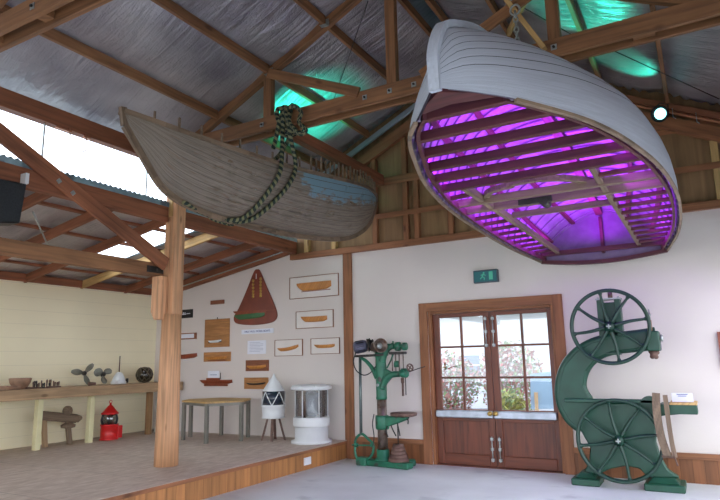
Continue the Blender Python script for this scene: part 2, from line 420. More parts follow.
# roof lines
AP = -2.96
def roofz(x, apex): return apex - .48 * abs(x - AP)
def leanz(x): return 3.67 - .173 * (-6.7 - x)      # underside of the lean-to rafters

mb = MB(); mb.box((SX - .02, Y0, -.12), (4.2, WY + .1, 0)); struct('floor', mb, M_floor)
mb = MB(); mb.box((LX, Y0, SZ - .04), (SX + .02, WY, SZ)); struct('floor_stage', mb, M_stage)
mb = MB(); mb.box((SX - .03, Y0, 0), (SX, WY, SZ - .04)); struct('wall_stage_front', mb, M_stagef)
mb = MB(); mb.box((SX, Y0, SZ - .05), (SX + .03, WY, SZ - .005)); struct('trim_1', mb, M_trim, .004)
# power socket on the stage front
sk = MB(); c = PX(308, 460, SX)
mb = MB(); pz = PX(307.5, 461, SX + .01); mb.box((SX + .001, pz.y - .09, pz.z - .055), (SX + .018, pz.y + .09, pz.z + .055))
o = mb.build('power_socket', M_white, None, .003); tag(o, 'white double power socket on the boarded stage front', 'socket')
for dy in (-.045, .045):
    mb = MB(); mb.box((SX + .018, pz.y + dy - .012, pz.z + .015), (SX + .024, pz.y + dy + .012, pz.z + .035)); mb.build('switch', M_paper, o)

DX0, DX1, DZ = -3.89, -1.89, 2.375           # door opening
mb = MB()
def wl(*p): return [V((x, WY, z)) for x, z in p]
mb.prism(wl((LX, 0), (LX, leanz(LX) + .19), (-6.6, leanz(-6.6) + .19), (-6.6, 3.62), (SX - .0, 3.62), (SX, 0)), (0, .14, 0))
mb.prism(wl((SX, 0), (SX, 3.62), (DX0, 3.62), (DX0, 0)), (0, .14, 0))
mb.prism(wl((DX0, DZ), (DX0, 3.62), (DX1, 3.62), (DX1, DZ)), (0, .14, 0))
mb.prism(wl((DX1, 0), (DX1, 3.62), (4.2, 3.62), (4.2, 0)), (0, .14, 0))
struct('wall_end', mb, M_wall)
mb = MB(); mb.box((LX - .12, 4.6, 0), (LX, WY + .14, 3.1)); mb.box((LX - .12, Y0, 0), (LX, 4.6, 1.35)); mb.box((LX - .12, Y0, 2.75), (LX, 4.6, 3.1)); mb.box((LX - .12, 2.2, 1.35), (LX, 2.4, 2.75)); mb.box((LX - .12, Y0, 1.35), (LX, -.2, 2.75)); struct('wall_left', mb, M_yellow)
for n, (ya, yb) in enumerate(((-.2, 2.2), (2.4, 4.6))):
    mb = MB(); mb.box((LX - .06, ya, 1.35), (LX - .055, yb, 2.75)); struct('window_%d' % (n + 4), mb, M_glass)
mb = MB(); mb.box((LX - .1, Y0, 3.08), (LX + .06, WY, 3.22)); struct('trim_2', mb, M_red, .005)
# gable boarding with its framing
mb = MB(); mb.prism([V((x, WY + .03, z)) for x, z in ((-6.62, 3.6), (-6.62, roofz(-6.62, 6.64)), (AP, 6.64), (3.2, roofz(3.2, 6.64)), (3.2, 3.6))], (0, .08, 0), ax=(0, 0, 1))
gw = struct('wall_gable', mb, M_ply)
for x in (-6.25, -5.65, -4.8, -4.2, -4.0, -3.4, -2.8, -2.2, -1.6, -1.0, -.42, .38, 1.0, 1.7):
    mb = MB(); mb.box((x - .045, WY - .06, 3.61), (x + .045, WY + .028, roofz(x, 6.02) + .01)); mb.build('stud', M_pine if x < -5 or x > .3 else M_trim, gw, .004)
for z, x0, x1 in ((4.64, -4.85, 2.2), (4.08, -4.75, 2.2)):
    mb = MB(); mb.box((x0, WY - .07, z - .045 if z < 4.5 else z - .02), (x1, WY - .061, z + .045 if z < 4.5 else z + .13)); mb.build('noggin', M_trim, gw, .003)
for s in (-1, 1):
    x1 = -7.2 if s < 0 else 2.2
    mb = MB(); mb.prism([V((AP, WY - .11, 6.02)), V((AP, WY - .11, 6.23)), V((x1, WY - .11, roofz(x1, 6.23))), V((x1, WY - .11, roofz(x1, 6.02)))], (0, .09, 0), ax=(AP - x1, 0, 6.02 - roofz(x1, 6.02)))
    mb.build('gable_rafter', M_trim, gw, .004)
    mb = MB(); mb.prism([V((AP, WY - .16, 6.32)), V((AP, WY - .16, 6.42)), V((x1, WY - .16, roofz(x1, 6.42))), V((x1, WY - .16, roofz(x1, 6.32)))], (0, .05, 0), ax=(AP - x1, 0, 6.02 - roofz(x1, 6.02)))
    mb.build('verge_batten', M_corr if s < 0 else M_red, gw, .004)
mb = MB(); mb.box((-6.62, WY - .07, 3.5), (4.2, WY - .001, 3.61)); struct('trim_3', mb, M_trim, .005)
mb = MB(); mb.box((-5.47, WY - .05, .3), (-5.3, WY - .001, 3.5)); mb.box((-5.445, WY - .05, 0), (-5.3, WY - .001, .3)); struct('trim_4', mb, M_trim, .005)
# copper pipe and hooks under the right verge
g = MB(); g.tube([V((x, WY - .18, roofz(x, 6.27))) for x in (-1.4, -.5, .5, 2.0)], .018, 8); o = g.build('copper_pipe', M_copper); tag(o, 'copper pipe running down under the right roof edge above the gable rafter', 'pipe')
for x in (-.05, .22, .5):
    mb = MB(); mb.tube([V((x, WY - .2, roofz(x, 6.33))), V((x, WY - .21, roofz(x, 6.2))), V((x + .03, WY - .21, roofz(x, 6.17)))], .006, 6); mb.build('clip', M_galv, o)

# wainscot
def wains(i, x0, x1):
    mb = MB(); mb.box((x0, WY - .035, 0), (x1, WY - .001, .29)); o = struct('baseboard_end_%d' % i, mb, M_wains)
    mb = MB(); mb.box((x0, WY - .055, .29), (x1, WY - .001, .365)); mb.build('cap_rail', M_trim, o, .004)
wains(1, -5.3, -4.03); wains(2, -1.75, 4.2)

# door frame
mb = MB()
mb.box((-4.03, WY - .045, 0), (DX0, WY - .001, 2.515), (0, 0, 1)); mb.box((DX1, WY - .045, 0), (-1.75, WY - .001, 2.515), (0, 0, 1)); mb.box((DX0, WY - .045, DZ), (DX1, WY - .001, 2.515))
mb.box((DX0 - .0, WY, 0), (DX0 + .045, WY + .14, DZ), (0, 0, 1)); mb.box((DX1 - .045, WY, 0), (DX1, WY + .14, DZ), (0, 0, 1)); mb.box((DX0 + .045, WY, DZ - .04), (DX1 - .045, WY + .14, DZ))
struct('trim_5', mb, M_trim, .005)
mb = MB(); mb.box((DX0 + .045, WY, -.1), (DX1 - .045, WY + .14, .008)); struct('trim_9', mb, M_door)
def leaf(n, x0, x1, inner):
    y0, y1 = WY + .085, WY + .13; sw = .105; sl, sr = (.11, .105) if inner > 0 else (.105, .075)
    mb = MB()
    mb.box((x0, y0, .01), (x0 + sl, y1, 2.33), (0, 0, 1)); mb.box((x1 - sr, y0, .01), (x1, y1, 2.33), (0, 0, 1))
    mb.box((x0 + sl, y0, 2.27), (x1 - sr, y1, 2.33)); mb.box((x0 + sl, y0, .66), (x1 - sr, y1, .84)); mb.box((x0 + sl, y0, .01), (x1 - sr, y1, .17))
    d = struct('door_%d' % n, mb, M_door, .006)
    mb = MB(); mb.box((x0 + sl - .005, y0 + .028, .165), (x1 - sr + .005, y1 - .01, .665), (0, 0, 1)); mb.build('lower_panel', M_door, d)
    mb = MB(); xm = (x0 + sl + x1 - sr) / 2; zs = (1.32, 1.8)
    mb.box((xm - .017, y0 + .004, .84), (xm + .017, y1, 2.27), (0, 0, 1))
    for z in zs: mb.box((x0 + sl, y0 + .006, z - .016), (x1 - sr, y1 - .002, z + .016))
    mb.build('glazing_bars', M_door, d)
    mb = MB(); mb.box((x0 + sl - .004, y0 + .024, .836), (x1 - sr + .004, y0 + .029, 2.274)); mb.build('glass_pane', M_glass, d)
    mb = MB(); mb.box((x0 + .02 if inner > 0 else x0 + .005, WY + .005, .715), (x1 - .005 if inner > 0 else x1 - .02, WY + .06, .825)); mb.box((x0 + .03, WY + .05, .73), (x0 + .06, y0, .81)); mb.box((x1 - .06, WY + .05, .73), (x1 - .03, y0, .81))
    mb.build('push_bar', M_alu, d, .012)
    xi = x1 - .055 if inner > 0 else x0 + .055
    for z0, z1 in ((.08, .45), (1.78, 2.26)):
        b = MB(); b.cyl((xi, y0 - .03, z0), (xi, y0 - .03, z1), .009, n=8)
        for z in (z0 + .03, z1 - .04, (z0 + z1) / 2): b.box((xi - .02, y0 - .04, z - .02), (xi + .02, y0, z + .02))
        b.build('bolt', M_galv, d)
    b = MB(); xh = x1 - .04 if inner > 0 else x0 + .04
    b.lathe([(.0, .0), (.03, .0), (.034, .012), (.016, .02), (.014, .04), (.028, .05), (.03, .065), (.0, .07)], (xh, WY + .005, .79), (0, -1, 0), 16); b.build('door_handle', M_brass, d)
DM = (DX0 + DX1) / 2
leaf(1, DX0 + .048, DM - .003, 1); leaf(2, DM + .003, DX1 - .048, -1)

# ------------------------------------------------------------------ main roof
def foilside(x0, x1, seed):
    rnd = random.Random(seed); xs = []; k = 26 * max(1, round(abs(x1 - x0)))
    pur = PURL
    rows = []
    ny = 90
    for j in range(ny + 1):
        y = lerp(Y0, 8.86, j / ny); row = []
        yy = y
        for i in range(k + 1):
            x = lerp(x0, x1, i / k); near = min(abs(x - p) for p in pur)
            sag = .035 * min(1, near / .3) ** .7 * (1 + .5 * math.sin(y * 3.1 + x)) + .006 * math.sin(y * 17 + x * 3 + seed) * min(1, near / .15)
            if j == ny: yy = y + .05 * math.sin(i * 1.7) + .03 * math.sin(i * 4.1)
            row.append(V((x, yy, roofz(x, 6.56) - sag)))
        rows.append(row)
    return rows
PURL = [-5.75, -4.82, -3.9, -3.07, -2.72, -1.85, -.9, -.1, .8, 1.7]
for i, (a, b) in enumerate(((-6.7, -3.12), (-2.68, 2.2))):
    mb = MB(); mb.grid(foilside(a, b, i)); o = struct('ceiling_%d' % (i + 1), mb, M_foil, fix=False, solid=.004)
def corr(p0, p1, y0, y1, pitch=.076, amp=.009, along='Y'):
    """corrugated sheet between two eave/ridge points (x,z), ribs run down the slope"""
    n = int((y1 - y0) / pitch * 4); rows = []
    for j in range(n + 1):
        y = lerp(y0, y1, j / n); d = amp * math.cos(j / 4 * 2 * PI)
        rows.append([V((p0[0], y, p0[1] + d)), V((p1[0], y, p1[1] + d))])
    return rows
for i, x1 in enumerate((-6.95, 2.3)):
    mb = MB(); mb.grid(corr((AP, 6.66), (x1, roofz(x1, 6.66)), Y0, WY + .35)); struct('ceiling_roof_%d' % (i + 1), mb, M_corr, fix=False, solid=.003)

ORD = ['lowest', 'second', 'third', 'fourth']
def purl(x, k, side, bay, y0, y1):
    mb = MB(); z = roofz(x, 6.4); mb.box((x - .024, y0, z), (x + .024, y1, z + .13))
    o = mb.build('purlin', M_beam, None, .004)
    lab = '%s purlin up the %s roof slope, %s the bolted truss' % (ORD[k], side, 'beyond' if bay else 'this side of')
    tag(o, lab, 'beam', 'roof purlins under the foil')
for bay, (y0, y1) in enumerate(((2.93, 6.04), (6.17, 8.86))):
    for k, x in enumerate((-5.75, -4.82, -3.9, -3.07)): purl(x, k, 'left', bay, y0, y1)
    for k, x in enumerate((-.1, -.9, -1.85, -2.72)): purl(x, k, 'right', bay, y0, y1)

def truss(Y, label, full=True):
    t = thing('roof_truss', label, 'truss', (AP, Y, 4.66), 'roof trusses across the hall')
    for n, (ya, yb) in enumerate(((Y - .09, Y - .04), (Y + .06, Y + .11))):
        mb = MB(); mb.box((-6.62, ya, 4.68 if n == 0 else 4.66), (.82, yb, 4.88 if n == 0 else 4.86)); mb.build('bottom_chord', M_beam, t, .005)
    for x in (-5.7, -.2):
        mb = MB(); mb.box((x - .1, Y - .04, 4.7), (x + .1, Y + .06, 4.84)); mb.build('packing_block', M_beam, t)
    for s in (-1, 1):
        x1 = -6.65 if s < 0 else .8
        mb = MB(); mb.prism([V((AP, Y - .035, 6.4)), V((AP, Y - .035, 6.53)), V((x1, Y - .035, roofz(x1, 6.53))), V((x1, Y - .035, roofz(x1, 6.4)))], (0, .09, 0), ax=(AP - x1, 0, 6.4 - roofz(x1, 6.4)))
        mb.build('rafter', M_beam, t, .004)
    for x in (-4.86, AP, -1.04):
        mb = MB(); mb.box((x - .065, Y - .037, 4.885 if x == AP else 4.7), (x + .065, Y + .057, roofz(x, 6.4) - .01)); mb.build('post', M_beam, t, .004)
    for s in (-1, 1):
        a = V((AP + s * 1.83, Y - .1 if s < 0 else Y - .1, 5.5)); b = V((AP + s * .42, Y - .1, 4.86))
        mb = MB(); mb.beam(a, b, .04, .13, (0, 0, 1)); mb.build('web_brace', M_beam, t, .004)
    for x in (-4.9, -3.3, -2.96, -2.64, -1.04):
        mb = MB(); mb.box((x - .03, Y - .097, 4.75), (x + .03, Y - .091, 4.81)); w = mb.build('washer', M_galv, t)
        mb = MB(); mb.cyl((x, Y - .115, 4.78), (x, Y - .097, 4.78), .014, n=6, smooth=False); mb.build('bolt', M_dark_st, w)
    for x in (-4.82, -3.9, -1.85, -.9):
        mb = MB(); z = roofz(x, 6.4); mb.box((x - .06, Y - .04, z - .004), (x + .06, Y - .036, z + .1)); mb.box((x - .05, Y - .1, z - .006), (x + .05, Y - .03, z - .002)); mb.build('hanger_plate', M_galv, t)
    return t
tA = truss(6.1, 'bolted timber truss crossing the hall with the rope tied round its bottom chord')
tB = truss(2.88, 'nearest timber truss, its doubled chord crossing the top left corner')

# longitudinal tie, pale strut, diagonal brace near the ridge
mb = MB(); mb.box((-4.68, 6.22, 4.62), (-4.56, 8.93, 4.79)); tag(mb.build('tie_beam', M_red, None, .005), 'brown tie beam running from the main truss to the gable above the grey boat', 'beam')
mb = MB(); mb.beam((-1.12, 5.94, 4.75), (-1.66, 5.94, 5.78), .05, .09, (0, 1, 0)); tag(mb.build('roof_strut', M_pine, None, .004), 'pale clean timber strut slanting up from the truss chord above the white boat', 'beam')
mb = MB(); mb.beam((-1.82, 7.3, 5.83), (-.98, 5.5, 5.42), .045, .09); tag(mb.build('roof_brace', M_pine, None, .004), 'green-lit diagonal brace crossing beneath the right roof slope behind the pale strut', 'beam')
# thin wire brace over the foil
def on_roof(px, py, apex=6.36):
    q = ray(px, py); best = None
    for sg in (1, -1):
        t = (apex + sg * .48 * -AP - 1.6) / (q.z - sg * .48 * q.x); p = CAM + q * t
        if t > 0 and ((sg == 1) == (p.x < AP)) : best = p
    return best
for (a, b, l) in (((368, 1), (333, 102), 'thin steel brace wire dropping across the left foil lining to the truss'), ((612, 50), (719, 99), 'thin steel brace wire across the right foil lining'), ((524, 8), (576, 37), 'short thin brace wire behind the post above the white boat')):
    mb = MB(); mb.tube([on_roof(*a), on_roof(*b)], .006, 6); tag(mb.build('brace_wire', M_dark_st), l, 'wire')

# ------------------------------------------------------------------ side arcade: column, plates, clerestory
CX = -6.41
t = thing('timber_column', 'round log column standing on the stage with a notched squared top', 'column', (CX, 5.95, SZ))
mb = MB(); mb.lathe([(0, 0), (.158, 0), (.152, .5), (.143, 1.2), (.132, 2.0), (0, 2.0)], (CX, 5.95, SZ), n=24); mb.build('log', M_post, t)
mb = MB(); mb.box((CX - .1, 5.86, 2.28), (CX - .005, 6.05, 4.43)); mb.box((CX + .005, 5.86, 2.28), (CX + .1, 6.05, 4.43)); mb.box((CX - .005, 5.9, 2.28), (CX + .005, 6.03, 4.4)); mb.build('squared_shaft', M_post, t, .01)
mb = MB(); y0 = 5.72
mb.prism([V((CX - .19, y0 + .02, 2.82)), V((CX - .19, y0 + .02, 2.33)), V((CX - .13, y0 + .02, 2.22)), V((CX - .01, y0 + .02, 2.22)), V((CX - .01, y0 + .02, 2.82))], (0, .12, 0), ax=(0, 0, 1)); mb.build('corbel_block', M_post, t, .008)
mb = MB(); mb.box((CX - .02, 5.845, 3.68), (CX + .04, 5.859, 4.1)); mb.build('pale_batten', M_pine, t)

mb = MB(); mb.box((-6.62, Y0, 2.82), (-6.5, 5.855, 3.0)); o = mb.build('tie_beam', M_beam, None, .006); tag(o, 'long horizontal beam meeting the log column below the lean-to roof', 'beam')
mb = MB()
for y in (5.62, 5.74): mb.cyl((-6.485, y, 2.9), (-6.495, y, 2.9), .022, n=6, smooth=False)
mb.box((-6.5, 5.56, 2.86), (-6.492, 5.84, 2.95)); mb.build('bolt_plate', M_dark_st, o)
mb = MB(); mb.beam((-6.40, 2.9, 4.36), (-6.40, 5.80, 2.98), .19, .05, (1, 0, 0)); o = mb.build('diagonal_brace', M_red, None, .005); tag(o, 'wide diagonal brace slanting across the high window to the log column', 'beam')
for p in (PX(59, 181, -6.37), PX(73, 193, -6.37)):
    mb = MB(); mb.cyl((-6.375, p.y, p.z), (-6.362, p.y, p.z), .035, n=4, smooth=False); mb.build('washer', M_galv, o)
mb = MB(); mb.box((-6.55, Y0, 3.6), (-6.45, 5.855, 3.85)); mb.box((-6.55, 6.055, 3.6), (-6.45, 8.97, 3.85)); struct('trim_6', mb, M_red, .005)
mb = MB(); mb.box((-6.56, Y0, 4.44), (-6.44, 5.855, 4.66)); mb.box((-6.56, 6.055, 4.44), (-6.44, WY - .0, 4.66)); struct('trim_7', mb, M_red, .005)
mb = MB(); rr = corr((-6.44, 3.895), (-6.62, 3.885), Y0, 8.98, .076, .012)
mb.grid(rr); mb.box((-6.445, Y0, 3.82), (-6.44, 5.855, 3.885)); mb.box((-6.445, 6.055, 3.82), (-6.44, 8.97, 3.885)); struct('trim_8', mb, M_flash)
def win(n, y0, y1):
    mb = MB(); mb.box((-6.515, y0, 3.91), (-6.51, y1, 4.44)); w = struct('window_%d' % n, mb, M_glass)
    ys = [y for y in (-1.5, .0, 1.3, 2.5, 3.97, 5.49, 7.0, 8.3) if y0 < y < y1]
    for y in ys:
        mb = MB(); mb.box((-6.52, y - .008, 3.91), (-6.5, y + .008, 4.44)); mb.build('mullion', M_galv, w)
win(1, Y0, 5.85); win(2, 6.06, 8.97)
# window stay hanging from the head of the clerestory
p = [PX(70, 128, -6.42), PX(70, 154, -6.42), PX(86, 151, -6.42), PX(86, 134, -6.42)]
mb = MB(); mb.tube([V((-6.42, q.y, q.z)) for q in p], .009, 6); mb.box((-6.43, p[0].y - .18, 4.4), (-6.4, p[0].y + .02, 4.42)); mb.box((-6.43, p[3].y - .03, 4.4), (-6.4, p[3].y + .06, 4.42))
tag(mb.build('wire_bracket', M_copper), 'small wire loop bracket hanging under the high window head', 'bracket')

# lean-to roof
RY = [1.2, 2.2, 3.25, 4.27, 5.15, 6.1, 7.2, 8.2, 8.98]
RL = {4.27: 'lean-to rafter nearest the hanging black box', 5.15: 'lean-to rafter crossed by the middle of the diagonal brace', 6.1: 'reddish lean-to rafter passing close behind the log column', 7.2: 'lean-to rafter coloured pale as if sunlit, beside the skylight right of the column', 8.2: 'last free lean-to rafter before the pink end wall', 8.98: 'dark rafter fixed along the top of the pink end wall',
      3.25: 'lean-to rafter at the far left edge of the picture', 2.2: 'lean-to rafter just outside the left edge', 1.2: 'lean-to rafter nearest the camera'}
for y in RY:
    mb = MB(); x0, x1 = LX - .05, -6.56; dz = .075 if y > 8.9 else 0
    mb.prism([V((x0, y - .025, leanz(x0) - dz)), V((x0, y - .025, leanz(x0) + .14)), V((x1, y - .025, leanz(x1) + .14)), V((x1, y - .025, leanz(x1) - dz))], (0, .05, 0), ax=(1, 0, .17))
    tag(mb.build('lean_to_rafter', M_pine if y == 7.2 else M_red, None, .004), RL[y], 'beam', 'lean-to rafters')  # rafter by the skylight gets pale pine in place of daylight on it
BX = [-7.35, -8.15, -8.95, -9.7]
for k, x in enumerate(BX):
    mb = MB(); z = leanz(x) + .145; mb.box((x - .04, Y0, z), (x + .04, 8.97, z + .04))
    tag(mb.build('roof_batten', M_red), ['first', 'second', 'third', 'fourth'][k] + ' long batten down the lean-to roof from the high window', 'beam', 'lean-to battens')
SK = (6.22, 7.1, -9.35, -6.95)
def lean_sheet(dz, fo):
    mb = MB()
    def patch(x0, x1, y0, y1):
        n = max(2, int((y1 - y0) * 14)); k = 16 if fo else 1; rows = []
        for j in range(n + 1):
            y = lerp(y0, y1, j / n); row = []
            for i in range(k + 1):
                x = lerp(x0, x1, i / k); nb = min([abs(x - b) for b in BX]); sg = (.02 * min(1, nb / .2) * (1 + .6 * math.sin(y * 4 + x * 2))) if fo else -.008 * math.cos(j * PI / 1.0)
                row.append(V((x, y, leanz(x) + dz - sg)))
            rows.append(row)
        mb.grid(rows)
    patch(LX - .1, SK[2], Y0, 9.12); patch(SK[3], -6.57, Y0, 9.12); patch(SK[2], SK[3], Y0, SK[0]); patch(SK[2], SK[3], SK[1], 9.12)
    return mb
struct('ceiling_3', lean_sheet(.18, True), M_foil, fix=False)
struct('ceiling_roof_3', lean_sheet(.21, False), M_corr, fix=False, solid=.003)
mb = MB(); z0, z1 = leanz(SK[2]) + .215, leanz(SK[3]) + .215
mb.prism([V((SK[2] - .05, SK[0] - .05, z0 - .009)), V((SK[2] - .05, SK[0] - .05, z0)), V((SK[3] + .05, SK[0] - .05, z1 + .009)), V((SK[3] + .05, SK[0] - .05, z1))], (0, SK[1] - SK[0] + .1, 0)); struct('window_3', mb, M_glass)
mb = MB(); mb.tube([V((x, 8.93, leanz(x) - .0)) for x in (-9.6, -8.5, -7.5, -6.7)], .012, 6); tag(mb.build('conduit', M_galv), 'thin grey conduit along the dark rafter on the end wall', 'pipe')
mb = MB(); a, b = PX(103, 191, -7.3), PX(108, 214, -7.3); 
mb.tube([PX(33, 212, -6.9), PX(48, 246, -7.5)], .012, 6); tag(mb.build('roof_stay', M_galv), 'thin metal stay under the lean-to foil beside the black box', 'rod')

# black box speaker hanging at the left edge
t = thing('wall_speaker', 'black box speaker hanging from the lean-to plate at the left edge', 'speaker', (-6.25, 3.62, 3.2))
cn = [PX(-22, 174, -6.2), PX(27, 184, -6.2), PX(20, 223, -6.2), PX(-22, 223, -6.2)]
mb = MB(); mb.prism([V(q) for q in cn], (-.22, .02, 0)); mb.build('cabinet', M_black, t, .01)
mb = MB(); cc = sum(cn, V((0, 0, 0))) / 4; mb.prism([cc + (q - cc) * .93 for q in cn], (.008, 0, 0)); mb.build('grille', paint('grille_black', (34, 38, 42), .7, sc=60, var=.4), t)
mb = MB(); q = PX(26, 182, -6.36); mb.box((-6.44, q.y - .02, q.z - .02), (-6.34, q.y + .02, q.z + .1)); mb.build('bracket', M_white, t)


# unseen upper walls, added over the open side and end to cut daylight above
mb = MB(); mb.box((.84, Y0, 2.75), (.9, WY, roofz(.84, 6.5))); struct('wall_right_shade', mb, M_wall)
mb = MB(); mb.prism([V((x, Y0, z)) for x, z in ((-6.6, 3.0), (-6.6, roofz(-6.6, 6.5)), (AP, 6.5), (.84, roofz(.84, 6.5)), (.84, 3.0))], (0, -.08, 0), ax=(0, 0, 1)); struct('wall_back_shade', mb, M_ply)

#SECTION3
# ------------------------------------------------------------------ hulls
class Hull:
    def __init__(s, ys, c, hbp, hbs, zg, zk, n):
        s.ys, s.c, s.hbp, s.hbs, s.zg, s.zk, s.n = ys, c, hbp, hbs, zg, zk, n
    def at(s, y, q, shrink=0.):
        """q: -1 port gunwale .. 0 keel .. 1 starboard gunwale"""
        hb = interp(s.hbs if q > 0 else s.hbp, y); n = interp(s.n, y); th = min(1, abs(q)) * PI / 2
        lat = math.sin(th) ** (2 / n); h = max(0, math.cos(th)) ** (2 / n)
        zg, zk = interp(s.zg, y), interp(s.zk, y)
        k = 1 - shrink / max(hb, .06); kk = 1 - shrink / max(abs(zk - zg), .06)
        return V((interp(s.c, y) + (1 if q > 0 else -1) * hb * lat * max(k, .05), y, zg + (zk - zg) * h * max(kk, .05)))
    def shell(s, planks, ny, gap, hole=None, seams=(0, 99)):
        mb = MB(); a, b = s.ys
        ts = [.5 - .5 * math.cos(PI * i / ny) for i in range(ny + 1)]; ys = [lerp(a, b, .35 * t + .65 * i / ny) for i, t in enumerate(ts)]
        us = []
        for k in range(planks):
            us += [(k + 0.0) / planks, (k + 1.0) / planks - (gap if seams[0] <= k < seams[1] else .0002)]
        us = us + [1.0]
        # plank, seam, plank, seam ...
        for sd in (-1, 1):
            rows = [[s.at(y, sd * max(u, 1e-4)) for u in us] for y in ys]
            uv = [[(y - a, u) for u in us] for y in ys]
            nc = len(us)
            vs = [p for r in rows for p in r]; uvs = [p for r in uv for p in r]
            pf = []; sf = []
            for i in range(ny):
                for j in range(nc - 1):
                    f = (i * nc + j, i * nc + j + 1, (i + 1) * nc + j + 1, (i + 1) * nc + j)
                    if j % 2 == 1 and j < nc - 2:
                        if hole and hole(ys[i], us[j], sd): continue
                        (sf if seams[0] <= j // 2 < seams[1] else pf).append(f)
                    else: pf.append(f)
            o = len(s_v(mb)); mb.add(vs, pf, (0, 1, 0), 0, True, uvs)
            for f in sf:
                mb.f.append([o + k for k in f]); mb.mi.append(1); mb.sm.append(True); mb.uv.append([uvs[k] for k in f])
        return mb
    def rib(s, y, w, th, off, ext=0., q0=-1, q1=1, n=22):
        """a bent frame following the inside of the shell"""
        mb = MB(); rows = []
        qs = [lerp(q0, q1, i / n) for i in range(n + 1)]
        outer = [s.at(y, q if abs(q) > 1e-3 else 1e-3, off) for q in qs]; inner = [s.at(y, q if abs(q) > 1e-3 else 1e-3, off + th) for q in qs]
        if ext:
            up = V((0, 0, 1 if interp(s.zg, y) > interp(s.zk, y) else -1)) * ext
            outer = [outer[0] + up] + outer + [outer[-1] + up]; inner = [inner[0] + up] + inner + [inner[-1] + up]
        m = len(outer); dy = V((0, w / 2, 0)); vs = []
        for o, i in zip(outer, inner): vs += [o - dy, o + dy, i + dy, i - dy]
        fs = []
        for k in range(m - 1):
            for j in range(4): fs.append((k * 4 + j, k * 4 + (j + 1) % 4, (k + 1) * 4 + (j + 1) % 4, (k + 1) * 4 + j))
        fs += [(3, 2, 1, 0), tuple((m - 1) * 4 + j for j in range(4))]
        mb.add(vs, fs, (1, 0, 0)); return mb
def s_v(mb): return mb.v

# ---- grey whaleboat, upright
B1 = Hull((4.04, 8.88), [(4, -5.2), (8.9, -4.72)],
          [(4.0, .02), (4.5, .27), (5.2, .47), (6.2, .58), (7.2, .52), (8.0, .40), (8.6, .2), (8.88, .03)],
          [(4.0, .02), (4.5, .27), (5.2, .47), (6.2, .58), (7.2, .52), (8.0, .40), (8.6, .2), (8.88, .03)],
          [(4.0, 4.33), (4.6, 4.2), (5.3, 4.13), (6.2, 4.13), (7.4, 4.27), (8.2, 4.36), (8.88, 4.36)],
          [(4.0, 4.25), (4.25, 3.95), (4.6, 3.58), (5.2, 3.43), (6.0, 3.40), (7.0, 3.43), (8.0, 3.56), (8.5, 3.78), (8.75, 4.02), (8.88, 4.3)],
          [(4.0, 1.25), (4.8, 1.5), (5.6, 2.0), (7.2, 2.0), (8.2, 1.6), (8.88, 1.3)])
boat1 = thing('wooden_boat', 'weathered grey double-ended boat with flaking blue paint, slung by a rope', 'boat', (-4.95, 6.4, 3.35))
rh = random.Random(3)
def hole1(y, u, sd):
    if sd > 0 and .28 < u < .48 and 5.0 < y < 6.7: return rh.random() < .5
    if sd > 0 and .5 < u < .58 and 6.4 < y < 7.3: return rh.random() < .25
    return rh.random() < .03 and 4.6 < y < 8.2
mb = B1.shell(13, 90, .006, hole1); mb.build('hull', [M_hull1, M_seam1], boat1, solid=.012)
for sd in (-1, 1):
    mb = MB(); pts = [B1.at(lerp(4.02, 8.86, i / 40), sd) + V((sd * .008, 0, -.02)) for i in range(41)]
    for i in range(40): mb.beam(pts[i], pts[i + 1], .035, .05)
    mb.build('gunwale', M_oldwood, boat1)
mb = MB(); ks = [(y, interp(B1.zk, y)) for y in [4.06 + i * 4.82 / 60 for i in range(61)]]
pts = [V((interp(B1.c, y), y, z - .025)) for y, z in ks]; pts = [pts[0] + V((0, -.04, .2))] + pts + [pts[-1] + V((0, .02, .1))]
for i in range(len(pts) - 1): mb.beam(pts[i], pts[i + 1], .05, .075)
mb.build('keel', M_oldwood, boat1)
y = 4.3
while y < 8.7:
    B1.rib(y, .022, .018, .014, ext=rh.uniform(.1, .17) if y < 6.3 else rh.uniform(.2, .24)).build('rib', M_oldwood, boat1)
    y += .24 if y < 6.3 else .115
for y in (5.2, 6.4, 7.6):
    mb = MB(); hb = interp(B1.hbs, y) * .93; c = interp(B1.c, y); mb.box((c - hb, y - .09, 3.95), (c + hb, y + .09, 3.975)); mb.build('thwart', M_oldwood, boat1)

# ---- rope
def scr(p):
    c = R.transposed() @ (p - CAM); return (360 + FPX * c.x / -c.z, 250 - FPX * c.y / -c.z)
def on_hull(h, px, py):
    best = None
    for i in range(120):
        y = lerp(h.ys[0], h.ys[1], i / 119)
        for j in range(60):
            p = h.at(y, j / 59 + 1e-4); q = scr(p); d = (q[0] - px) ** 2 + (q[1] - py) ** 2
            if best is None or d < best[0]: best = (d, y, j / 59, p)
    return best
rope = thing('rope_sling', 'striped green and cream rope sling knotted over the truss chord', 'rope', (-4.6, 6.1, 3.3))
def strand(top, pix):
    pts = [V(q) for q in top]; last = None
    for px, py in pix:
        d, y, q, p = on_hull(B1, px, py)
        c = V((interp(B1.c, y), y, 4.1)); pts.append(p + (p - c).normalized() * .035); last = (y, q)
    y, q = last
    for k in (-.05, -.35, -.65, -.95):
        p = B1.at(y + .02, k); c = V((interp(B1.c, y), y, 4.1)); pts.append(p + (p - c).normalized() * .05)
    pts.append(V((-5.25, 6.02, 4.2))); pts.append(V((-4.75, 6.12, 4.3))); pts.append(V((-4.5, 6.14, 4.62)))
    mb = MB(); mb.tube(spline(pts, 8), .029, 10); mb.build('strand', M_rope, rope)
strand([(-4.50, 6.05, 4.94), (-4.47, 5.94, 4.85), (-4.49, 5.93, 4.55)], [(281, 158), (274, 178), (259, 202), (242, 216), (225, 221)])
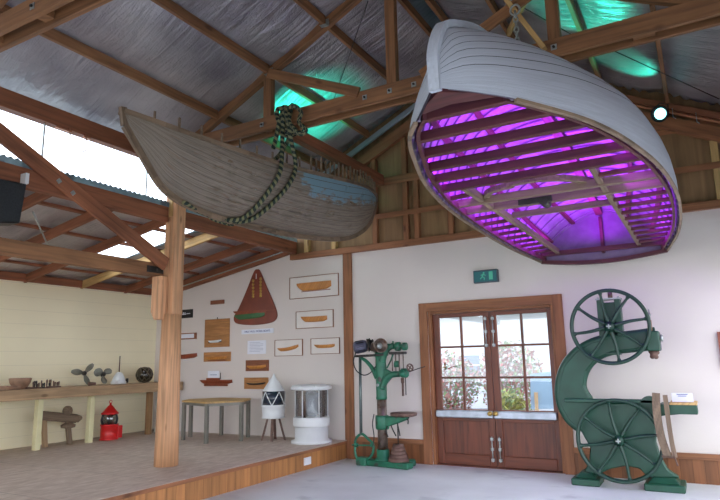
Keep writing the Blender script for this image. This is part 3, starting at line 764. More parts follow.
strand([(-4.44, 6.1, 4.95), (-4.38, 5.93, 4.8), (-4.37, 5.93, 4.5)], [(294, 162), (286, 184), (268, 205), (250, 217), (232, 223)])
pts = []
for px, py in ((236, 219), (222, 217), (208, 213), (196, 207), (186, 200)):
    d_, y_, q_, p_ = on_hull(B1, px, py); pts.append(p_ + (p_ - V((interp(B1.c, y_), y_, 4.1))).normalized() * .04)
for k in (-.1, -.4, -.7, -1): p_ = B1.at(y_, k); pts.append(p_ + (p_ - V((interp(B1.c, y_), y_, 4.1))).normalized() * .04)
pts.append(V((-5.4, y_, 4.15))); pts.append(V((-5.1, 5.8, 4.05)))
mb = MB(); mb.tube(spline(pts, 8), .024, 10); mb.build('strand', M_rope, rope)
mb = MB(); mb.tube(spline([PY(284, 114, 5.96), PY(279, 124, 5.92), PY(276, 138, 5.9), PY(273, 149, 5.9)], 6), .03, 10); mb.build('loose_end', M_rope, rope)
for x, tlt in ((-4.56, .05), (-4.49, -.02), (-4.42, .04), (-4.53, -.06)):
    lp = [(x, 5.95, 4.66), (x + tlt, 5.945, 4.8), (x + tlt, 5.97, 4.92), (x, 6.1, 4.95), (x, 6.22, 4.91), (x, 6.25, 4.78), (x, 6.23, 4.64), (x, 6.1, 4.61)]
    mb = MB(); mb.tube(spline(lp, 6, True), .03, 9, closed=True); mb.build('wrap', M_rope, rope)
lp = [PY(p[0], p[1], 5.9) for p in ((286, 110), (294, 106), (301, 112), (299, 122), (306, 130), (300, 134), (292, 126), (287, 118))]
mb = MB(); mb.tube(spline(lp, 6, True), .028, 9, closed=True); mb.build('knot', M_rope, rope)

# ---- white hull, upside down
B2 = Hull((2.76, 8.72), [(2.7, -1.09), (8.8, -1.06)],
          [(2.76, .03), (3.0, .2), (3.28, .40), (3.7, .56), (4.28, .73), (5.1, .87), (6.1, .94), (7.4, .95), (8.72, .87)],
          [(2.76, .03), (2.9, .17), (3.11, .34), (3.7, .66), (4.47, .87), (5.2, .97), (6.1, 1.01), (7.4, .95), (8.72, .76)],
          [(2.76, 3.0), (4.2, 2.99), (6, 2.99), (8.72, 2.96)],
          [(2.76, 3.2), (2.86, 3.37), (3.0, 3.48), (3.5, 3.70), (4.0, 3.82), (5.0, 3.92), (6.5, 3.9), (8.72, 3.6)],
          [(2.76, 1.5), (3.1, 1.5), (3.5, 1.55), (4.0, 1.75), (4.5, 2.05), (5, 2.3), (6, 2.6), (7, 2.4), (8.0, 1.8), (8.72, 1.5)])
boat2 = thing('wooden_boat', 'white painted hull hung upside down with purple light glowing inside', 'boat', (-1.07, 5.7, 2.9))
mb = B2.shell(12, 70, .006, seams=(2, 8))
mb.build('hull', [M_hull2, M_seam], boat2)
mb = MB(); ysn = [lerp(2.8, 8.71, i / 60) for i in range(61)]
rows = [[B2.at(y, q if abs(q) > 1e-3 else 1e-3, .016) for q in [lerp(-1, 1, j / 30) for j in range(31)]] for y in ysn]
mb.grid(rows); mb.build('inner_planking', M_hull2i, boat2, fix=False)
# stem
mb = MB(); st = [V((-1.09, 2.76, 2.99)), V((-1.09, 2.75, 3.1)), V((-1.09, 2.76, 3.22)), V((-1.09, 2.85, 3.38)), V((-1.09, 3.0, 3.5)), V((-1.09, 3.5, 3.72)), V((-1.09, 4, 3.84))]
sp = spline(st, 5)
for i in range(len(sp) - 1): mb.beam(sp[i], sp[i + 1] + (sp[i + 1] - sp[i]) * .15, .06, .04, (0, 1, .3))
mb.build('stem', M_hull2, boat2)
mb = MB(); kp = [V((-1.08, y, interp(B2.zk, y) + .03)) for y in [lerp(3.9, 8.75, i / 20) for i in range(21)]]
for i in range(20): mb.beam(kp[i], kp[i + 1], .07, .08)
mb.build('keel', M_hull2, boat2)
# transom
poly = [B2.at(8.72, lerp(-1, 1, i / 24) if i != 12 else 1e-3) for i in range(25)]
low = [V((lerp(poly[-1].x, poly[0].x, i / 10), 8.72, 2.96 - .07 * math.sin(PI * i / 10))) for i in range(1, 10)]
mb = MB(); mb.prism(poly + low, (0, .035, 0), ax=(1, 0, 0)); mb.build('transom', M_hull2i, boat2)
mb = MB(); lw = [poly[-1] + V((0, -.01, 0))] + [p + V((0, -.01, 0)) for p in low] + [poly[0] + V((0, -.01, 0))]
for i in range(len(lw) - 1): mb.beam(lw[i] , lw[i + 1], .07, .05)
mb.build('transom_rail', M_maroon, boat2)
# gunwale strakes
for sd in (-1, 1):
    for dx, dz, w, h, mt, nm in ((-.004, -.006, .026, .02, M_oldwood, 'gunwale'), (-.065, .03, .025, .06, M_maroon, 'inner_stringer')):
        mb = MB(); hl = [B2.at(lerp(2.8, 8.7, (i / 60) ** 1.2), sd) for i in range(61)]
        hl = [p + V((sd * dx, 0, dz)) for p in hl]
        for i in range(60):
            if dx and i < 5: continue
            mb.beam(hl[i], hl[i + 1], w, h)
        mb.build(nm, mt, boat2)
# breasthook at the bow
mb = MB(); yb = 3.08
mb.prism([V((-1.09, 2.8, 3.0)), B2.at(2.9, -1, .02), B2.at(yb - .06, -1, .02), V((-1.09, 2.98, 3.0)), B2.at(yb - .06, 1, .02), B2.at(2.9, 1, .02)], (0, 0, .04), ax=(1, 0, 0)); mb.build('breasthook', M_maroon, boat2)
y = 3.15; k = 0
CX0, CX1 = -1.66, -.62
while y < 8.6:
    a, b = B2.at(y, -1, .05), B2.at(y, 1, .05); z = 3.02
    mb = MB()
    if 4.9 < y < 8.35:
        if abs(y - 5.35) < .2:
            mb.beam((a.x, y, z + .03), (b.x, y, z + .03), .05, .07)
            mb.build('deck_beam', M_greywood, boat2, .004)
        else:
            for xa, xb in ((a.x, CX0 - .02), (CX1 + .02, b.x)):
                m2 = MB(); m2.beam((xa, y, z + .01), (xb, y, z + .02), .042, .035); m2.build('deck_beam', M_maroon, boat2, .004)
    else:
        mb.beam((a.x, y, z + .02), (b.x, y, z + .02), .05, .065); mb.build('deck_beam', M_maroon, boat2, .004)
    y += .30; k += 1
for x in (CX0, CX1):
    mb = MB(); mb.box((x - .025, 4.75, 3.03), (x + .025, 8.55, 3.1)); mb.build('carlin', M_greywood, boat2, .004)
# curved knees and arch between the carlins
for pts in ([(-1.64, 5.3, 3.08), (-1.56, 5.12, 3.08), (-1.45, 5.04, 3.08), (-1.3, 5.0, 3.08)], [(-1.35, 5.0, 3.09), (-1.1, 4.98, 3.09), (-.85, 5.12, 3.09), (-.64, 5.4, 3.09)]):
    mb = MB(); sp = spline(pts, 6)
    for i in range(len(sp) - 1): mb.beam(sp[i], sp[i + 1], .055, .045)
    mb.build('curved_knee', M_greywood, boat2)
mb = MB(); mb.beam((-1.64, 6.2, 3.1), (-.62, 6.2, 3.1), .05, .06); mb.build('cross_beam', M_greywood, boat2, .004)
mb = MB(); mb.beam((-1.35, 5.34, 3.0), (-1.05, 5.34, 3.0), .03, .05); mb.cyl((-1.12, 5.3, 2.98), (-1.12, 5.46, 2.98), .04, n=10); mb.build('mast_clamp', M_dark_st, boat2)
kp = [V((-1.08, y, interp(B2.zk, y) - .07)) for y in [lerp(3.3, 8.6, i / 20) for i in range(21)]]
mb = MB()
for i in range(20): mb.beam(kp[i], kp[i + 1], .09, .05)
mb.build('keelson', M_maroon, boat2)
for q in (-.36, .36, -.66, .66):
    mb = MB(); pp = [B2.at(lerp(3.4, 8.6, i / 24), q, .05) for i in range(25)]
    for i in range(24): mb.beam(pp[i], pp[i + 1], .05, .03)
    mb.build('stringer', M_maroon, boat2)
y = 3.1
while y < 8.6:
    B2.rib(y, .024, .016, .018).build('rib', M_hull2i, boat2); y += .22
mb = MB(); mb.prism([V((-1.1, 8.7, 3.0)), V((-1.06, 8.7, 3.0)), V((-1.06, 8.7, 3.5)), V((-1.1, 8.7, 3.5))], (0, -.08, 0)); mb.build('stern_knee', M_maroon, boat2)
for x, y, l in ((-1.38, 5.88, 'steel chain and shackle holding up the white hull beside the pale strut'),):
    mb = MB(); z = 5.2; k = 0
    while z > 3.98:
        c = V((x + (-1.1 - x) * (5.2 - z) / 1.25 * 0, y, z)); r = .022; ring = []
        for i in range(10):
            an = 2 * PI * i / 10; u = math.cos(an) * r; ring.append(c + (V((u, 0, 0)) if k % 2 else V((0, u, 0))) + V((0, 0, math.sin(an) * .04)))
        mb.tube(ring, .008, 6, closed=True); z -= .06; k += 1
        if z < 3.75: break
    ring = [V((x, y, 5.25)) + V((math.cos(2 * PI * i / 14) * .05, .0, math.sin(2 * PI * i / 14) * .06)) for i in range(14)]
    mb.tube(ring, .012, 6, closed=True)
    tag(mb.build('chain', M_galv), l, 'chain')

# ---- stage lamps (small LED cans)
def parcan(loc, aim, label, lens, e, ang=70, name='stage_lamp'):
    d = (V(aim) - V(loc)).normalized(); t = thing(name, label, 'stage lamp', loc)
    mb = MB(); mb.lathe([(0, -.1), (.05, -.1), (.085, -.06), (.1, 0), (.115, .06), (.095, .066), (.075, .03)], loc, d, 24); mb.build('housing', M_black, t)
    mb = MB(); mb.lathe([(.076, .032), (0, .034)], loc, d, 20); mb.build('lens', emit('lens_' + label[:8], lens, e), t)
    mb = MB(); s = d.cross(V((0, 0, 1))).normalized(); up = V((0, 0, 1))
    mb.tube([V(loc) + s * .09, V(loc) + s * .1 + up * .1, V(loc) + up * .15, V(loc) - s * .1 + up * .1, V(loc) - s * .09], .008, 6); mb.build('yoke', M_dark_st, t)
    return t, d
#SECTION4
# ------------------------------------------------------------------ band saw
bs = thing('band_saw', 'tall green cast iron band saw with two open spoked wheels', 'band saw', (-1.07, 8.5, 0))
YB = 8.45
def Bp(px, py, y=YB): return PY(px, py, y)
outer = [(655, 331), (640, 333.5), (612, 337), (592, 342), (575, 352), (563, 367), (558, 387), (560, 405), (568, 420), (580, 430), (590, 447), (589, 462), (583, 474), (600, 474), (610, 469), (626, 466), (640, 469), (648, 478), (680, 478), (668, 470), (661, 458), (656, 442), (656, 430), (661, 416), (697, 413), (697, 404), (640, 403), (600, 403), (590, 398), (583, 387), (586, 371), (596, 359), (612, 352), (640, 348.5), (655, 347)]
mb = MB(); mb.prism([Bp(*p) for p in outer], (0, .11, 0)); mb.build('frame', M_green, bs, .015)
mb = MB(); ed = [(655, 331), (640, 333.5), (612, 337), (592, 342), (575, 352), (563, 367), (558, 387), (560, 405), (568, 420), (580, 430)]
mb.tube(spline([Bp(*p) + V((0, .055, 0)) for p in ed], 5), .055, 8)
mb.tube(spline([Bp(*p) + V((0, .055, 0)) for p in [(655, 347), (640, 348.5), (612, 352), (596, 359), (586, 371), (583, 387), (590, 400)]], 5), .04, 8)
mb.build('flange', M_green, bs)
mb = MB(); a, b = Bp(566, 405), Bp(660, 401); mb.box((a.x, 8.36, b.z - .03), (b.x, 8.46, b.z + .02)); mb.build('bed_rib', M_green, bs, .01)
for px0, px1, y0, y1, t0, t1 in ((573, 600, 8.3, 8.55, 471, 484), (645, 684, 8.3, 8.65, 473, 487)):
    a = PY(px0, t1, 8.4); b = PY(px1, t0, 8.4)
    mb = MB(); mb.box((a.x, y0, 0), (b.x, y1 + .1, .085)); 
    mb.prism([V((a.x + .04, y0 + .04, .085)), V((b.x - .04, y0 + .04, .085)), V((b.x - .1, y0 + .1, .15)), V((a.x + .1, y0 + .1, .15))], (0, .28, 0)); mb.build('foot', M_green, bs, .012)
def wheel(name, px, py, r, Y, lab=None):
    c = Bp(px, py, Y); ax = V((0, -1, 0))
    mb = MB(); pr = []
    mb.lathe([(r - .035, -.03), (r, -.035), (r + .004, 0), (r, .035), (r - .035, .03), (r - .045, 0), (r - .035, -.03)], c, ax, 64)
    w = mb.build(name, M_dgreen, bs)
    for k in range(8):
        an = 2 * PI * k / 8 + .18; d = V((math.cos(an), 0, math.sin(an))); q = V((-math.sin(an), 0, math.cos(an)))
        pts = [c + d * .05, c + d * (r * .5) + q * .012, c + d * (r - .075), c + d * (r - .03)]
        mb = MB(); mb.tube(spline(pts, 4), [lerp(.026, .017, min(1, i / 8)) if i < 9 else lerp(.018, .045, (i - 8) / 4) for i in range(13)], 8); mb.build('spoke', M_dgreen, w)
    mb = MB(); mb.lathe([(0, .075), (.03, .075), (.034, .05), (.06, .045), (.062, -.05), (0, -.05)], c, ax, 24); mb.build('hub', M_dgreen, w)
    mb = MB()
    for s in (0, PI / 2): mb.beam(c + V((-math.cos(s) * .028, -.08, -math.sin(s) * .028)), c + V((math.cos(s) * .028, -.08, math.sin(s) * .028)), .014, .01, (0, 1, 0))
    mb.build('axle_cap', M_galv, w); return w
wheel('upper_wheel', 609.5, 326.5, .485, 8.3); wheel('lower_wheel', 619, 440.5, .505, 8.28)
for px, py in ((609.5, 326.5), (619, 440.5)):
    c = Bp(px, py, 8.33); mb = MB(); mb.cyl(c, c + V((0, .16, 0)), .04, n=14); mb.build('axle', M_steel, bs)
a, b = Bp(600, 337), Bp(620, 299)
mb = MB(); mb.box((a.x, 8.41, a.z), (a.x + .07, 8.58, b.z)); mb.box((b.x - .07, 8.41, a.z), (b.x, 8.58, b.z)); mb.box((a.x + .07, 8.5, a.z), (b.x - .07, 8.58, b.z - .03)); mb.build('slide_housing', M_green, bs, .006)
mb = MB(); mb.box((a.x - .01, 8.4, b.z), (b.x + .01, 8.6, b.z + .018)); 
for x in (a.x + .02, b.x - .02): mb.cyl((x, 8.43, b.z + .018), (x, 8.43, b.z + .035), .014, n=6)
mb.build('housing_cap', M_galv, bs)
c = Bp(609, 290); mb = MB(); mb.cyl((c.x, 8.5, b.z), (c.x, 8.5, c.z - .02), .03, n=12); mb.build('tension_screw', M_steel, bs)
c = Bp(613, 349); mb = MB(); mb.box((c.x - .09, 8.42, c.z - .075), (c.x + .09, 8.56, c.z - .045)); mb.box((c.x - .02, 8.46, c.z - .05), (c.x + .02, 8.52, c.z + .03)); mb.build('tee_bracket', M_green, bs, .005)
a, b = Bp(648, 351), Bp(659, 331); mb = MB(); mb.box((a.x, 8.34, a.z), (b.x, 8.6, b.z)); mb.build('arm_head', M_green, bs, .012)
c = Bp(651, 331, 8.42); c1 = Bp(650, 320, 8.42); c2 = Bp(649.5, 309, 8.42)
mb = MB(); mb.cyl((c.x, 8.42, c.z), (c.x, 8.42, c1.z), .018, n=10); mb.build('guide_sleeve', M_copper, bs)
mb = MB(); mb.lathe([(0, 0), (.012, 0), (.012, .05), (.02, .055), (.02, .075), (.007, .08), (.005, c2.z - c1.z), (0, c2.z - c1.z)], (c.x, 8.42, c1.z), n=12); mb.build('guide_pin', M_galv, bs)
c = Bp(663, 338, 8.42); mb = MB(); mb.cyl((b.x, 8.42, c.z), (c.x - .02, 8.42, c.z), .016, n=10); mb.lathe([(0, 0), (.04, 0), (.045, .015), (.04, .03), (0, .03)], (c.x - .03, 8.42, c.z), (1, 0, 0), 16); mb.build('hand_knob', M_galv, bs)
c = Bp(654, 354, 8.42); mb = MB()
for dx, dz, r in ((0, 0, .045), (-.03, .03, .03), (.035, .02, .03), (.02, -.035, .028), (-.02, -.03, .03)): mb.lathe([(0, -r), (r, -r), (r * 1.05, 0), (r, r), (0, r)], (c.x + dx, 8.42, c.z + dz), (0, 1, 0), 12)
mb.build('blade_guide', M_rust, bs)
# table, guards and card
a, b = Bp(661, 413), Bp(697, 404); mb = MB(); mb.box((a.x, 8.32, a.z), (b.x, 8.72, b.z)); mb.build('table', M_green, bs, .006)
t0 = Bp(670, 404); mb = MB(); mb.box((t0.x, 8.3, t0.z), (b.x + .005, 8.74, t0.z + .025)); mb.build('table_board', M_pine, bs, .003)
c = Bp(650, 404); mb = MB(); mb.prism([V((c.x + math.cos(PI * i / 14) * .105, 8.36, c.z + math.sin(PI * i / 14) * .1)) for i in range(15)], (0, .1, 0)); mb.build('arched_cover', M_green, bs)
for k, (pl, m) in enumerate((([(656, 393), (656.5, 408), (658.5, 424), (662, 440), (668, 457)], M_model2), ([(665, 395), (667, 410), (669.5, 428), (672, 443), (675, 457)], M_copper))):
    w = .085 if k == 0 else .05; pts = spline([Bp(p[0], p[1], 8.22 - .0 * k) for p in pl], 5); mb = MB()
    for i in range(len(pts) - 1): mb.beam(pts[i], pts[i + 1] + (pts[i + 1] - pts[i]) * .1, .05, w, (1, 0, 0))
    o = mb.build('blade_guard', M_oldwood, bs)
    if k == 0: o['label'] = 'brown curved wooden strip'
mb = MB(); a, b = Bp(672, 458, 8.2), Bp(678, 466, 8.2); mb.beam(Bp(662, 456, 8.24), Bp(675, 457, 8.24), .09, .02); mb.tube([Bp(668, 430, 8.22), Bp(674, 455, 8.2), Bp(678, 466, 8.2)], .01, 6); mb.build('saw_blade', M_rust, bs)
card = MB(); c = Bp(683, 402.5, 8.5); card.prism([V((c.x - .115, 8.46, t0.z + .026)), V((c.x - .115, 8.54, t0.z + .026)), V((c.x - .115, 8.5, t0.z + .13))], (.23, 0, 0)); o = card.build('name_card', M_paper); tag(o, 'white folded card standing on the band saw table', 'card')
tx = MB()
for k, wd in enumerate((.12, .09)):
    z = .085 - k * .02; y = 8.456 + .04 * z / .104; tx.box((c.x - wd / 2, y + .0, t0.z + .026 + z), (c.x + wd / 2, y + .004, t0.z + .033 + z))
tx.build('writing', M_ink, o)

# ------------------------------------------------------------------ pillar drill
dp = thing('pillar_drill', 'green pillar drill with round rusty table beside the door frame', 'drill press', (-4.5, 8.6, 0))
YD = 8.55
def D(px, py, y=YD): return PY(px, py, y)
def zD(py): return D(381, py).z
CXD = D(381, 430).x
mb = MB(); a = PZ(360, 464, 0); b = PZ(410, 469.5, 0)
mb.beam((a.x, a.y, .045), (b.x, b.y + .02, .045), .17, .09); mb.build('base_arm', M_green2, dp, .015)
mb = MB(); c = PZ(414, 466, 0); mb.beam((CXD, 8.62, .045), (c.x, c.y + .06, .045), .16, .09); mb.build('base_arm', M_green2, dp, .015)
mb = MB(); mb.lathe([(0, .08), (.13, .08), (.125, .11), (.1, .13), (.1, .24), (.09, .255), (0, .255)], (CXD, YD + .05, 0), n=28); mb.build('base_collar', M_green2, dp)
mb = MB(); mb.cyl((CXD, YD + .05, .24), (CXD, YD + .05, zD(397)), .078, n=28); mb.build('column', M_steel, dp)
zc, zt = zD(429.5), zD(415.5)
mb = MB(); mb.lathe([(.0, 0), (.1, 0), (.108, .03), (.108, zt - zc - .03), (.1, zt - zc), (0, zt - zc)], (CXD, YD + .05, zc), n=28)
mb.build('table_collar', M_green2, dp)
mb = MB(); xr = D(407, 416).x
mb.prism([V((CXD + .07, YD - .02, zc + .03)), V((CXD + .07, YD - .02, zt - .01)), V((xr, YD - .02, zt)), V((xr, YD - .02, zt - .05)), V((D(396, 420).x, YD - .02, zt - .12))], (0, .12, 0)); mb.build('table_bracket', M_green2, dp, .02)
c = D(403, 414.5); mb = MB(); mb.lathe([(0, -.02), (.05, -.03), (.17, -.028), (.205, -.015), (.208, .02), (.2, .028), (0, .028)], (c.x, YD + .02, c.z + .0), n=36); mb.build('round_table', M_rust, dp)
mb = MB(); mb.tube(spline([D(404, 418), D(408, 420), D(408, 424)], 4), .012, 8); mb.build('clamp_handle', M_dark_st, dp)
z0, z1, z2 = zD(399), zD(372), zD(352)
mb = MB(); mb.lathe([(0, z0 - .01), (.085, z0 - .01), (.09, z0 + .02), (.085, z0 + .04), (.085, z1 - .08), (.1, z1), (.088, z1 + .08), (.085, z2 - .1), (.095, z2), (0, z2)], (CXD, YD + .05, 0), n=28); mb.build('head_column', M_green2, dp)
mb = MB(); mb.tube(spline([D(382, 389), D(385.5, 380), D(391, 375), D(400, 374)], 6), [lerp(.055, .045, i / 18) for i in range(19)], 12)
mb.tube(spline([D(382, 362), D(384, 355), D(387.5, 349), D(394, 345)], 6), [lerp(.06, .045, i / 18) for i in range(19)], 12)
mb.prism([D(383, 368), D(390, 371.5), D(399, 371.5), D(399, 376), D(391, 377.5), D(384, 386)], (0, .07, 0)); mb.build('head_arm', M_green2, dp, .01)
mb = MB(); mb.tube(spline([D(377, 378), D(372, 368), D(366, 361), D(361, 358)], 6), [lerp(.04, .022, i / 18) for i in range(19)], 10); mb.build('motor_strut', M_green2, dp)
mb = MB(); mb.tube(spline([D(387, 368), D(391, 360), D(393, 354)], 5), .013, 8); mb.build('tie_rod', M_green2, dp)
c = D(404.5, 373); mb = MB(); mb.lathe([(0, -.07), (.045, -.07), (.07, -.04), (.07, .03), (.05, .07), (0, .07)], (c.x, YD, c.z), n=20); mb.lathe([(0, 0), (.05, 0), (.055, .03), (0, .04)], (c.x, YD - .08, c.z), (0, -1, 0), 18); mb.build('spindle_head', M_green2, dp)
a, b = D(357, 355), D(385, 354); mb = MB(); mb.beam((a.x, YD + .02, a.z - .02), (b.x, YD + .02, b.z - .01), .2, .035); mb.build('motor_platform', M_dark_st, dp, .006)
p0 = D(354, 348, YD - .08); p1 = D(366.5, 345.5, YD + .04)
d = (p1 - p0).normalized(); mb = MB(); L = (p1 - p0).length
mb.lathe([(0, -.01), (.05, -.01), (.09, .01), (.1, .03), (.1, L - .04), (.085, L), (.03, L + .01), (0, L + .01)], p0, d, 26)
mo = mb.build('motor', paint('motor_grey_blue', (92, 92, 112), .4, .3, sc=10, var=.35), dp)
for k in range(10):
    an = 2 * PI * k / 10; s = d.cross(V((0, 0, 1))).normalized(); u = s.cross(d); q = (s * math.cos(an) + u * math.sin(an)) * .1
    f = MB(); f.beam(p0 + d * .04 + q, p0 + d * (L - .05) + q, .01, .012, q); f.build('cooling_fin', M_dark_st, mo)
for r, h0, h1 in ((.11, .02, .07), (.085, .07, .12)):
    mb = MB(); mb.lathe([(0, h0), (r, h0), (r * .86, (h0 + h1) / 2), (r, h1), (0, h1)], p1, d, 26); mb.build('belt_pulley', M_dark_st, dp)
q0 = D(374, 347, YD - .02); q1 = D(381, 345.5, YD - .17); d2 = (q1 - q0).normalized(); L = (q1 - q0).length
mb = MB(); mb.lathe([(0, 0), (.07, 0), (.085, .04), (.09, L * .5), (.115, L - .02), (.115, L), (.1, L), (.095, L - .05), (0, L - .07)], q0, d2, 30); mb.build('cone_pulley', M_steel, dp)
mb = MB(); mb.lathe([(0, 0), (.04, 0), (.05, .01), (.04, .025), (0, .03)], q1 - d2 * .065, d2, 20); mb.build('pulley_cap', M_galv, dp)
mb = MB(); mb.cyl(D(386, 346), D(406, 346.5), .028, n=14)
for px, r, w in ((388, .045, .03), (391.5, .04, .04), (396, .07, .07), (403, .06, .06)):
    mb.lathe([(0, 0), (r, 0), (r * 1.04, w / 2), (r, w), (0, w)], D(px, 346.5), (1, 0, 0), 18)
mb.cyl(D(393, 341), D(393, 345), .012, n=8)
mb.build('bevel_gears', M_green2, dp)
a, b = D(390, 354.5), D(405, 351.5); mb = MB(); mb.box((a.x, YD - .05, a.z), (b.x, YD + .07, b.z)); mb.build('gear_plate', M_dark_st, dp, .005)
for px in (392, 395.5, 399, 403):
    mb = MB(); a, b = D(px, 354), D(px + .5, 371); mb.cyl((a.x, YD, a.z), (a.x, YD, b.z), .009, n=8); mb.build('feed_rod', M_steel, dp)
c = D(396, 366); mb = MB(); mb.lathe([(0, 0), (.045, 0), (.048, .06), (.035, .1), (0, .1)], (c.x, YD + .03, c.z - .02), n=16); mb.build('gearbox', M_green2, dp)
a, b = D(402.5, 378), D(402.8, 396); mb = MB(); mb.lathe([(0, b.z - a.z), (.016, b.z - a.z), (.018, -.08), (.026, -.075), (.028, 0), (0, 0)], (a.x, YD, a.z), n=14); mb.build('quill', M_rust, dp)
a, b = D(406, 377), D(406.5, 395); mb = MB(); mb.cyl((a.x, YD - .02, a.z), (a.x, YD - .02, b.z), .008, n=8); mb.build('depth_rod', M_dark_st, dp)
c = D(410, 367.5, 8.44); mb = MB(); mb.lathe([(.045, -.008), (.06, -.01), (.062, 0), (.06, .01), (.045, .008), (.045, -.008)], c, (.8, -.5, .2), 20); mb.beam(c + V((-.03, 0, -.04)), c + V((.03, 0, .04)), .012, .012, (0, 1, 0)); mb.beam(c + V((-.02, -.03, .03)), c + V((.02, .03, -.03)), .012, .012, (0, 1, 0)); mb.cyl(c, D(408, 371, YD), .01, n=8); mb.build('hand_wheel', M_rust, dp)
mb = MB(); mb.tube([D(409, 372, 8.46), D(417, 369, 8.44), D(425, 366.5, 8.42)], .007, 8); mb.build('feed_lever', M_dark_st, dp)
mb = MB(); mb.lathe([(0, 0), (.026, 0), (.026, .008), (0, .01)], (CXD - .02, YD - .04, zD(385)), (0, -1, 0), 14); mb.build('maker_badge', M_galv, dp)
a, b = D(360, 357), D(361, 435); mb = MB(); mb.cyl((a.x, YD, a.z), (b.x, YD, b.z), .024, n=14); mb.build('side_shaft', paint('shaft_grey', (110, 122, 120), .35, .6, sc=9, var=.2), dp)
fr = [(362, 434), (357, 437), (355, 443), (356, 456), (361, 459.5), (369, 458), (373, 452), (373, 444), (368, 439)]
mb = MB(); mb.tube(spline([D(*p) for p in fr], 5, True), .02, 10, closed=True); mb.build('treadle_frame', M_green2, dp)
mb = MB(); mb.cyl(D(352, 445), D(374, 445.5), .012, n=10)
for px in (356, 372): mb.lathe([(0, -.025), (.032, -.025), (.032, .025), (0, .025)], D(px, 445), (1, 0, 0), 12)
mb.build('treadle_rod', M_green2, dp)
mb = MB(); c = D(362, 461); mb.box((c.x - .08, 8.48, .0), (c.x + .1, 8.64, .12)); mb.build('treadle_block', M_green2, dp, .015)
mb = MB(); mb.tube(spline([D(p[0], p[1], YD - .13 + .025 * i) for i, p in enumerate([(356, 352), (353.5, 361), (356, 370), (363, 375), (370, 373), (376, 366)])], 6), .009, 8); mb.build('cable', M_black, dp)
mb = MB(); mb.tube(spline([D(p[0], p[1], YD - .07) for p in [(374, 414), (372.5, 424), (374, 436), (373, 446)]], 6), .008, 8); mb.build('hanging_cable', M_black, dp)
mb = MB()
for pts in ([(396, 418), (398, 426), (400, 436)], [(390, 421), (392, 428), (396, 436)], [(389, 424), (386, 430), (388, 437)]): mb.tube(spline([D(p[0], p[1], YD) for p in pts], 5), .01, 8)
mb.build('linkage', M_dark_st, dp)
c = D(397.5, 459); zb = .09
for k, (r, h) in enumerate(((.16, .055), (.14, .05), (.122, .05), (.105, .05), (.088, .045))):
    m = MB(); m.lathe([(0, 0), (r, 0), (r * 1.02, h * .2), (r * .95, h), (0, h)], (c.x, YD + .04, zb), n=26); m.build('counterweight', M_rust, dp); zb += h
mb = MB(); mb.cyl((c.x, YD + .04, zb), (c.x, YD + .04, zD(418)), .01, n=8); mb.build('weight_rod', M_dark_st, dp)

# ------------------------------------------------------------------ wall displays
def wrect(px0, py0, px1, py1, Y=WY):
    a = PY((px0 + px1) / 2, (py0 + py1) / 2, Y); w = PY(px1, (py0 + py1) / 2, Y).x - PY(px0, (py0 + py1) / 2, Y).x; h = PY((px0 + px1) / 2, py0, Y).z - PY((px0 + px1) / 2, py1, Y).z
    return a.x, a.z, w, h
def halfhull(par, x0, x1, zt, zb, mat, y=WY - .02, depth=.035, keel=False, name='half_hull'):
    """zt, zb: top and bottom height at both ends and middle (tuples left, mid, right)"""
    rows = []; n = 24; m = 8
    for i in range(n + 1):
        t = i / n; T = lerp(zt[0], zt[2], t) + (zt[1] - (zt[0] + zt[2]) / 2) * 4 * t * (1 - t) * .3
        full = (zb[1] - zt[1]); f = .25 + .75 * min(1, (t / .16)) ** .7 if t < .16 else 1.
        if t > .86: f = lerp(1, .72, (t - .86) / .14)
        B = T + full * f * (.93 + .07 * math.sin(PI * t)); w = depth * max(0, min(1, math.sin(PI * (.04 + .92 * t)) * 1.4)) ** .7
        rows.append([V((lerp(x0, x1, t), y - w * (math.cos(PI / 2 * j / m) ** .6 if j < m else 0), lerp(T, B, math.sin(PI / 2 * j / m)))) for j in range(m + 1)])
    top = [[V((r[0].x, y, r[0].z)), r[0]] for r in rows]
    mb = MB(); mb.grid(rows); mb.grid(top, smooth=False); return mb.build(name, mat, par)
def mount(label, px, bm, hm, hp, group=None, edge=None, name='half_model', card=None, keel=None):
    x, z, w, h = wrect(*px); t = thing(name, label, 'ship model', (x, WY, z - h / 2), group)
    mb = MB(); mb.box((x - w / 2, WY - .018, z - h / 2), (x + w / 2, WY - .001, z + h / 2)); mb.build('backboard', bm, t, .003)
    if edge:
        mb = MB(); e = .009
        mb.box((x - w / 2 - e, WY - .024, z - h / 2 - e), (x + w / 2 + e, WY - .001, z - h / 2)); mb.box((x - w / 2 - e, WY - .024, z + h / 2), (x + w / 2 + e, WY - .001, z + h / 2 + e))
        mb.box((x - w / 2 - e, WY - .024, z - h / 2), (x - w / 2, WY - .001, z + h / 2), (0, 0, 1)); mb.box((x + w / 2, WY - .024, z - h / 2), (x + w / 2 + e, WY - .001, z + h / 2), (0, 0, 1)); mb.build('edging', edge, t)
    (l, tl), (r, tr), sag, dep = hp     # in fractions of the board
    X = lambda f: x - w / 2 + w * f
    Z = lambda f: z + h / 2 - h * f
    zt = (Z(tl), Z(max(tl, tr) + sag), Z(tr)); zb = (Z(tl + dep * .35), Z(max(tl, tr) + sag + dep), Z(tr + dep * .7))
    halfhull(t, X(l), X(r), zt, zb, hm)
    if keel: m = MB(); m.beam((X(l + .1), WY - .02, Z(max(tl, tr) + sag + dep) - .004), (X(r - .02), WY - .02, Z(max(tl, tr) + sag + dep) - .002), .012, .012); m.build('keel', M_model2, t)
    return t
M_wboard = paint('white_board', (228, 220, 214), .6, sc=6, var=.04)
mount('large pale board with a long brown half hull, top of the right group', (290, 276, 338, 297), M_wboard, M_model, ((.15, .3), (.87, .3), .02, .38), edge=M_trim, keel=True)
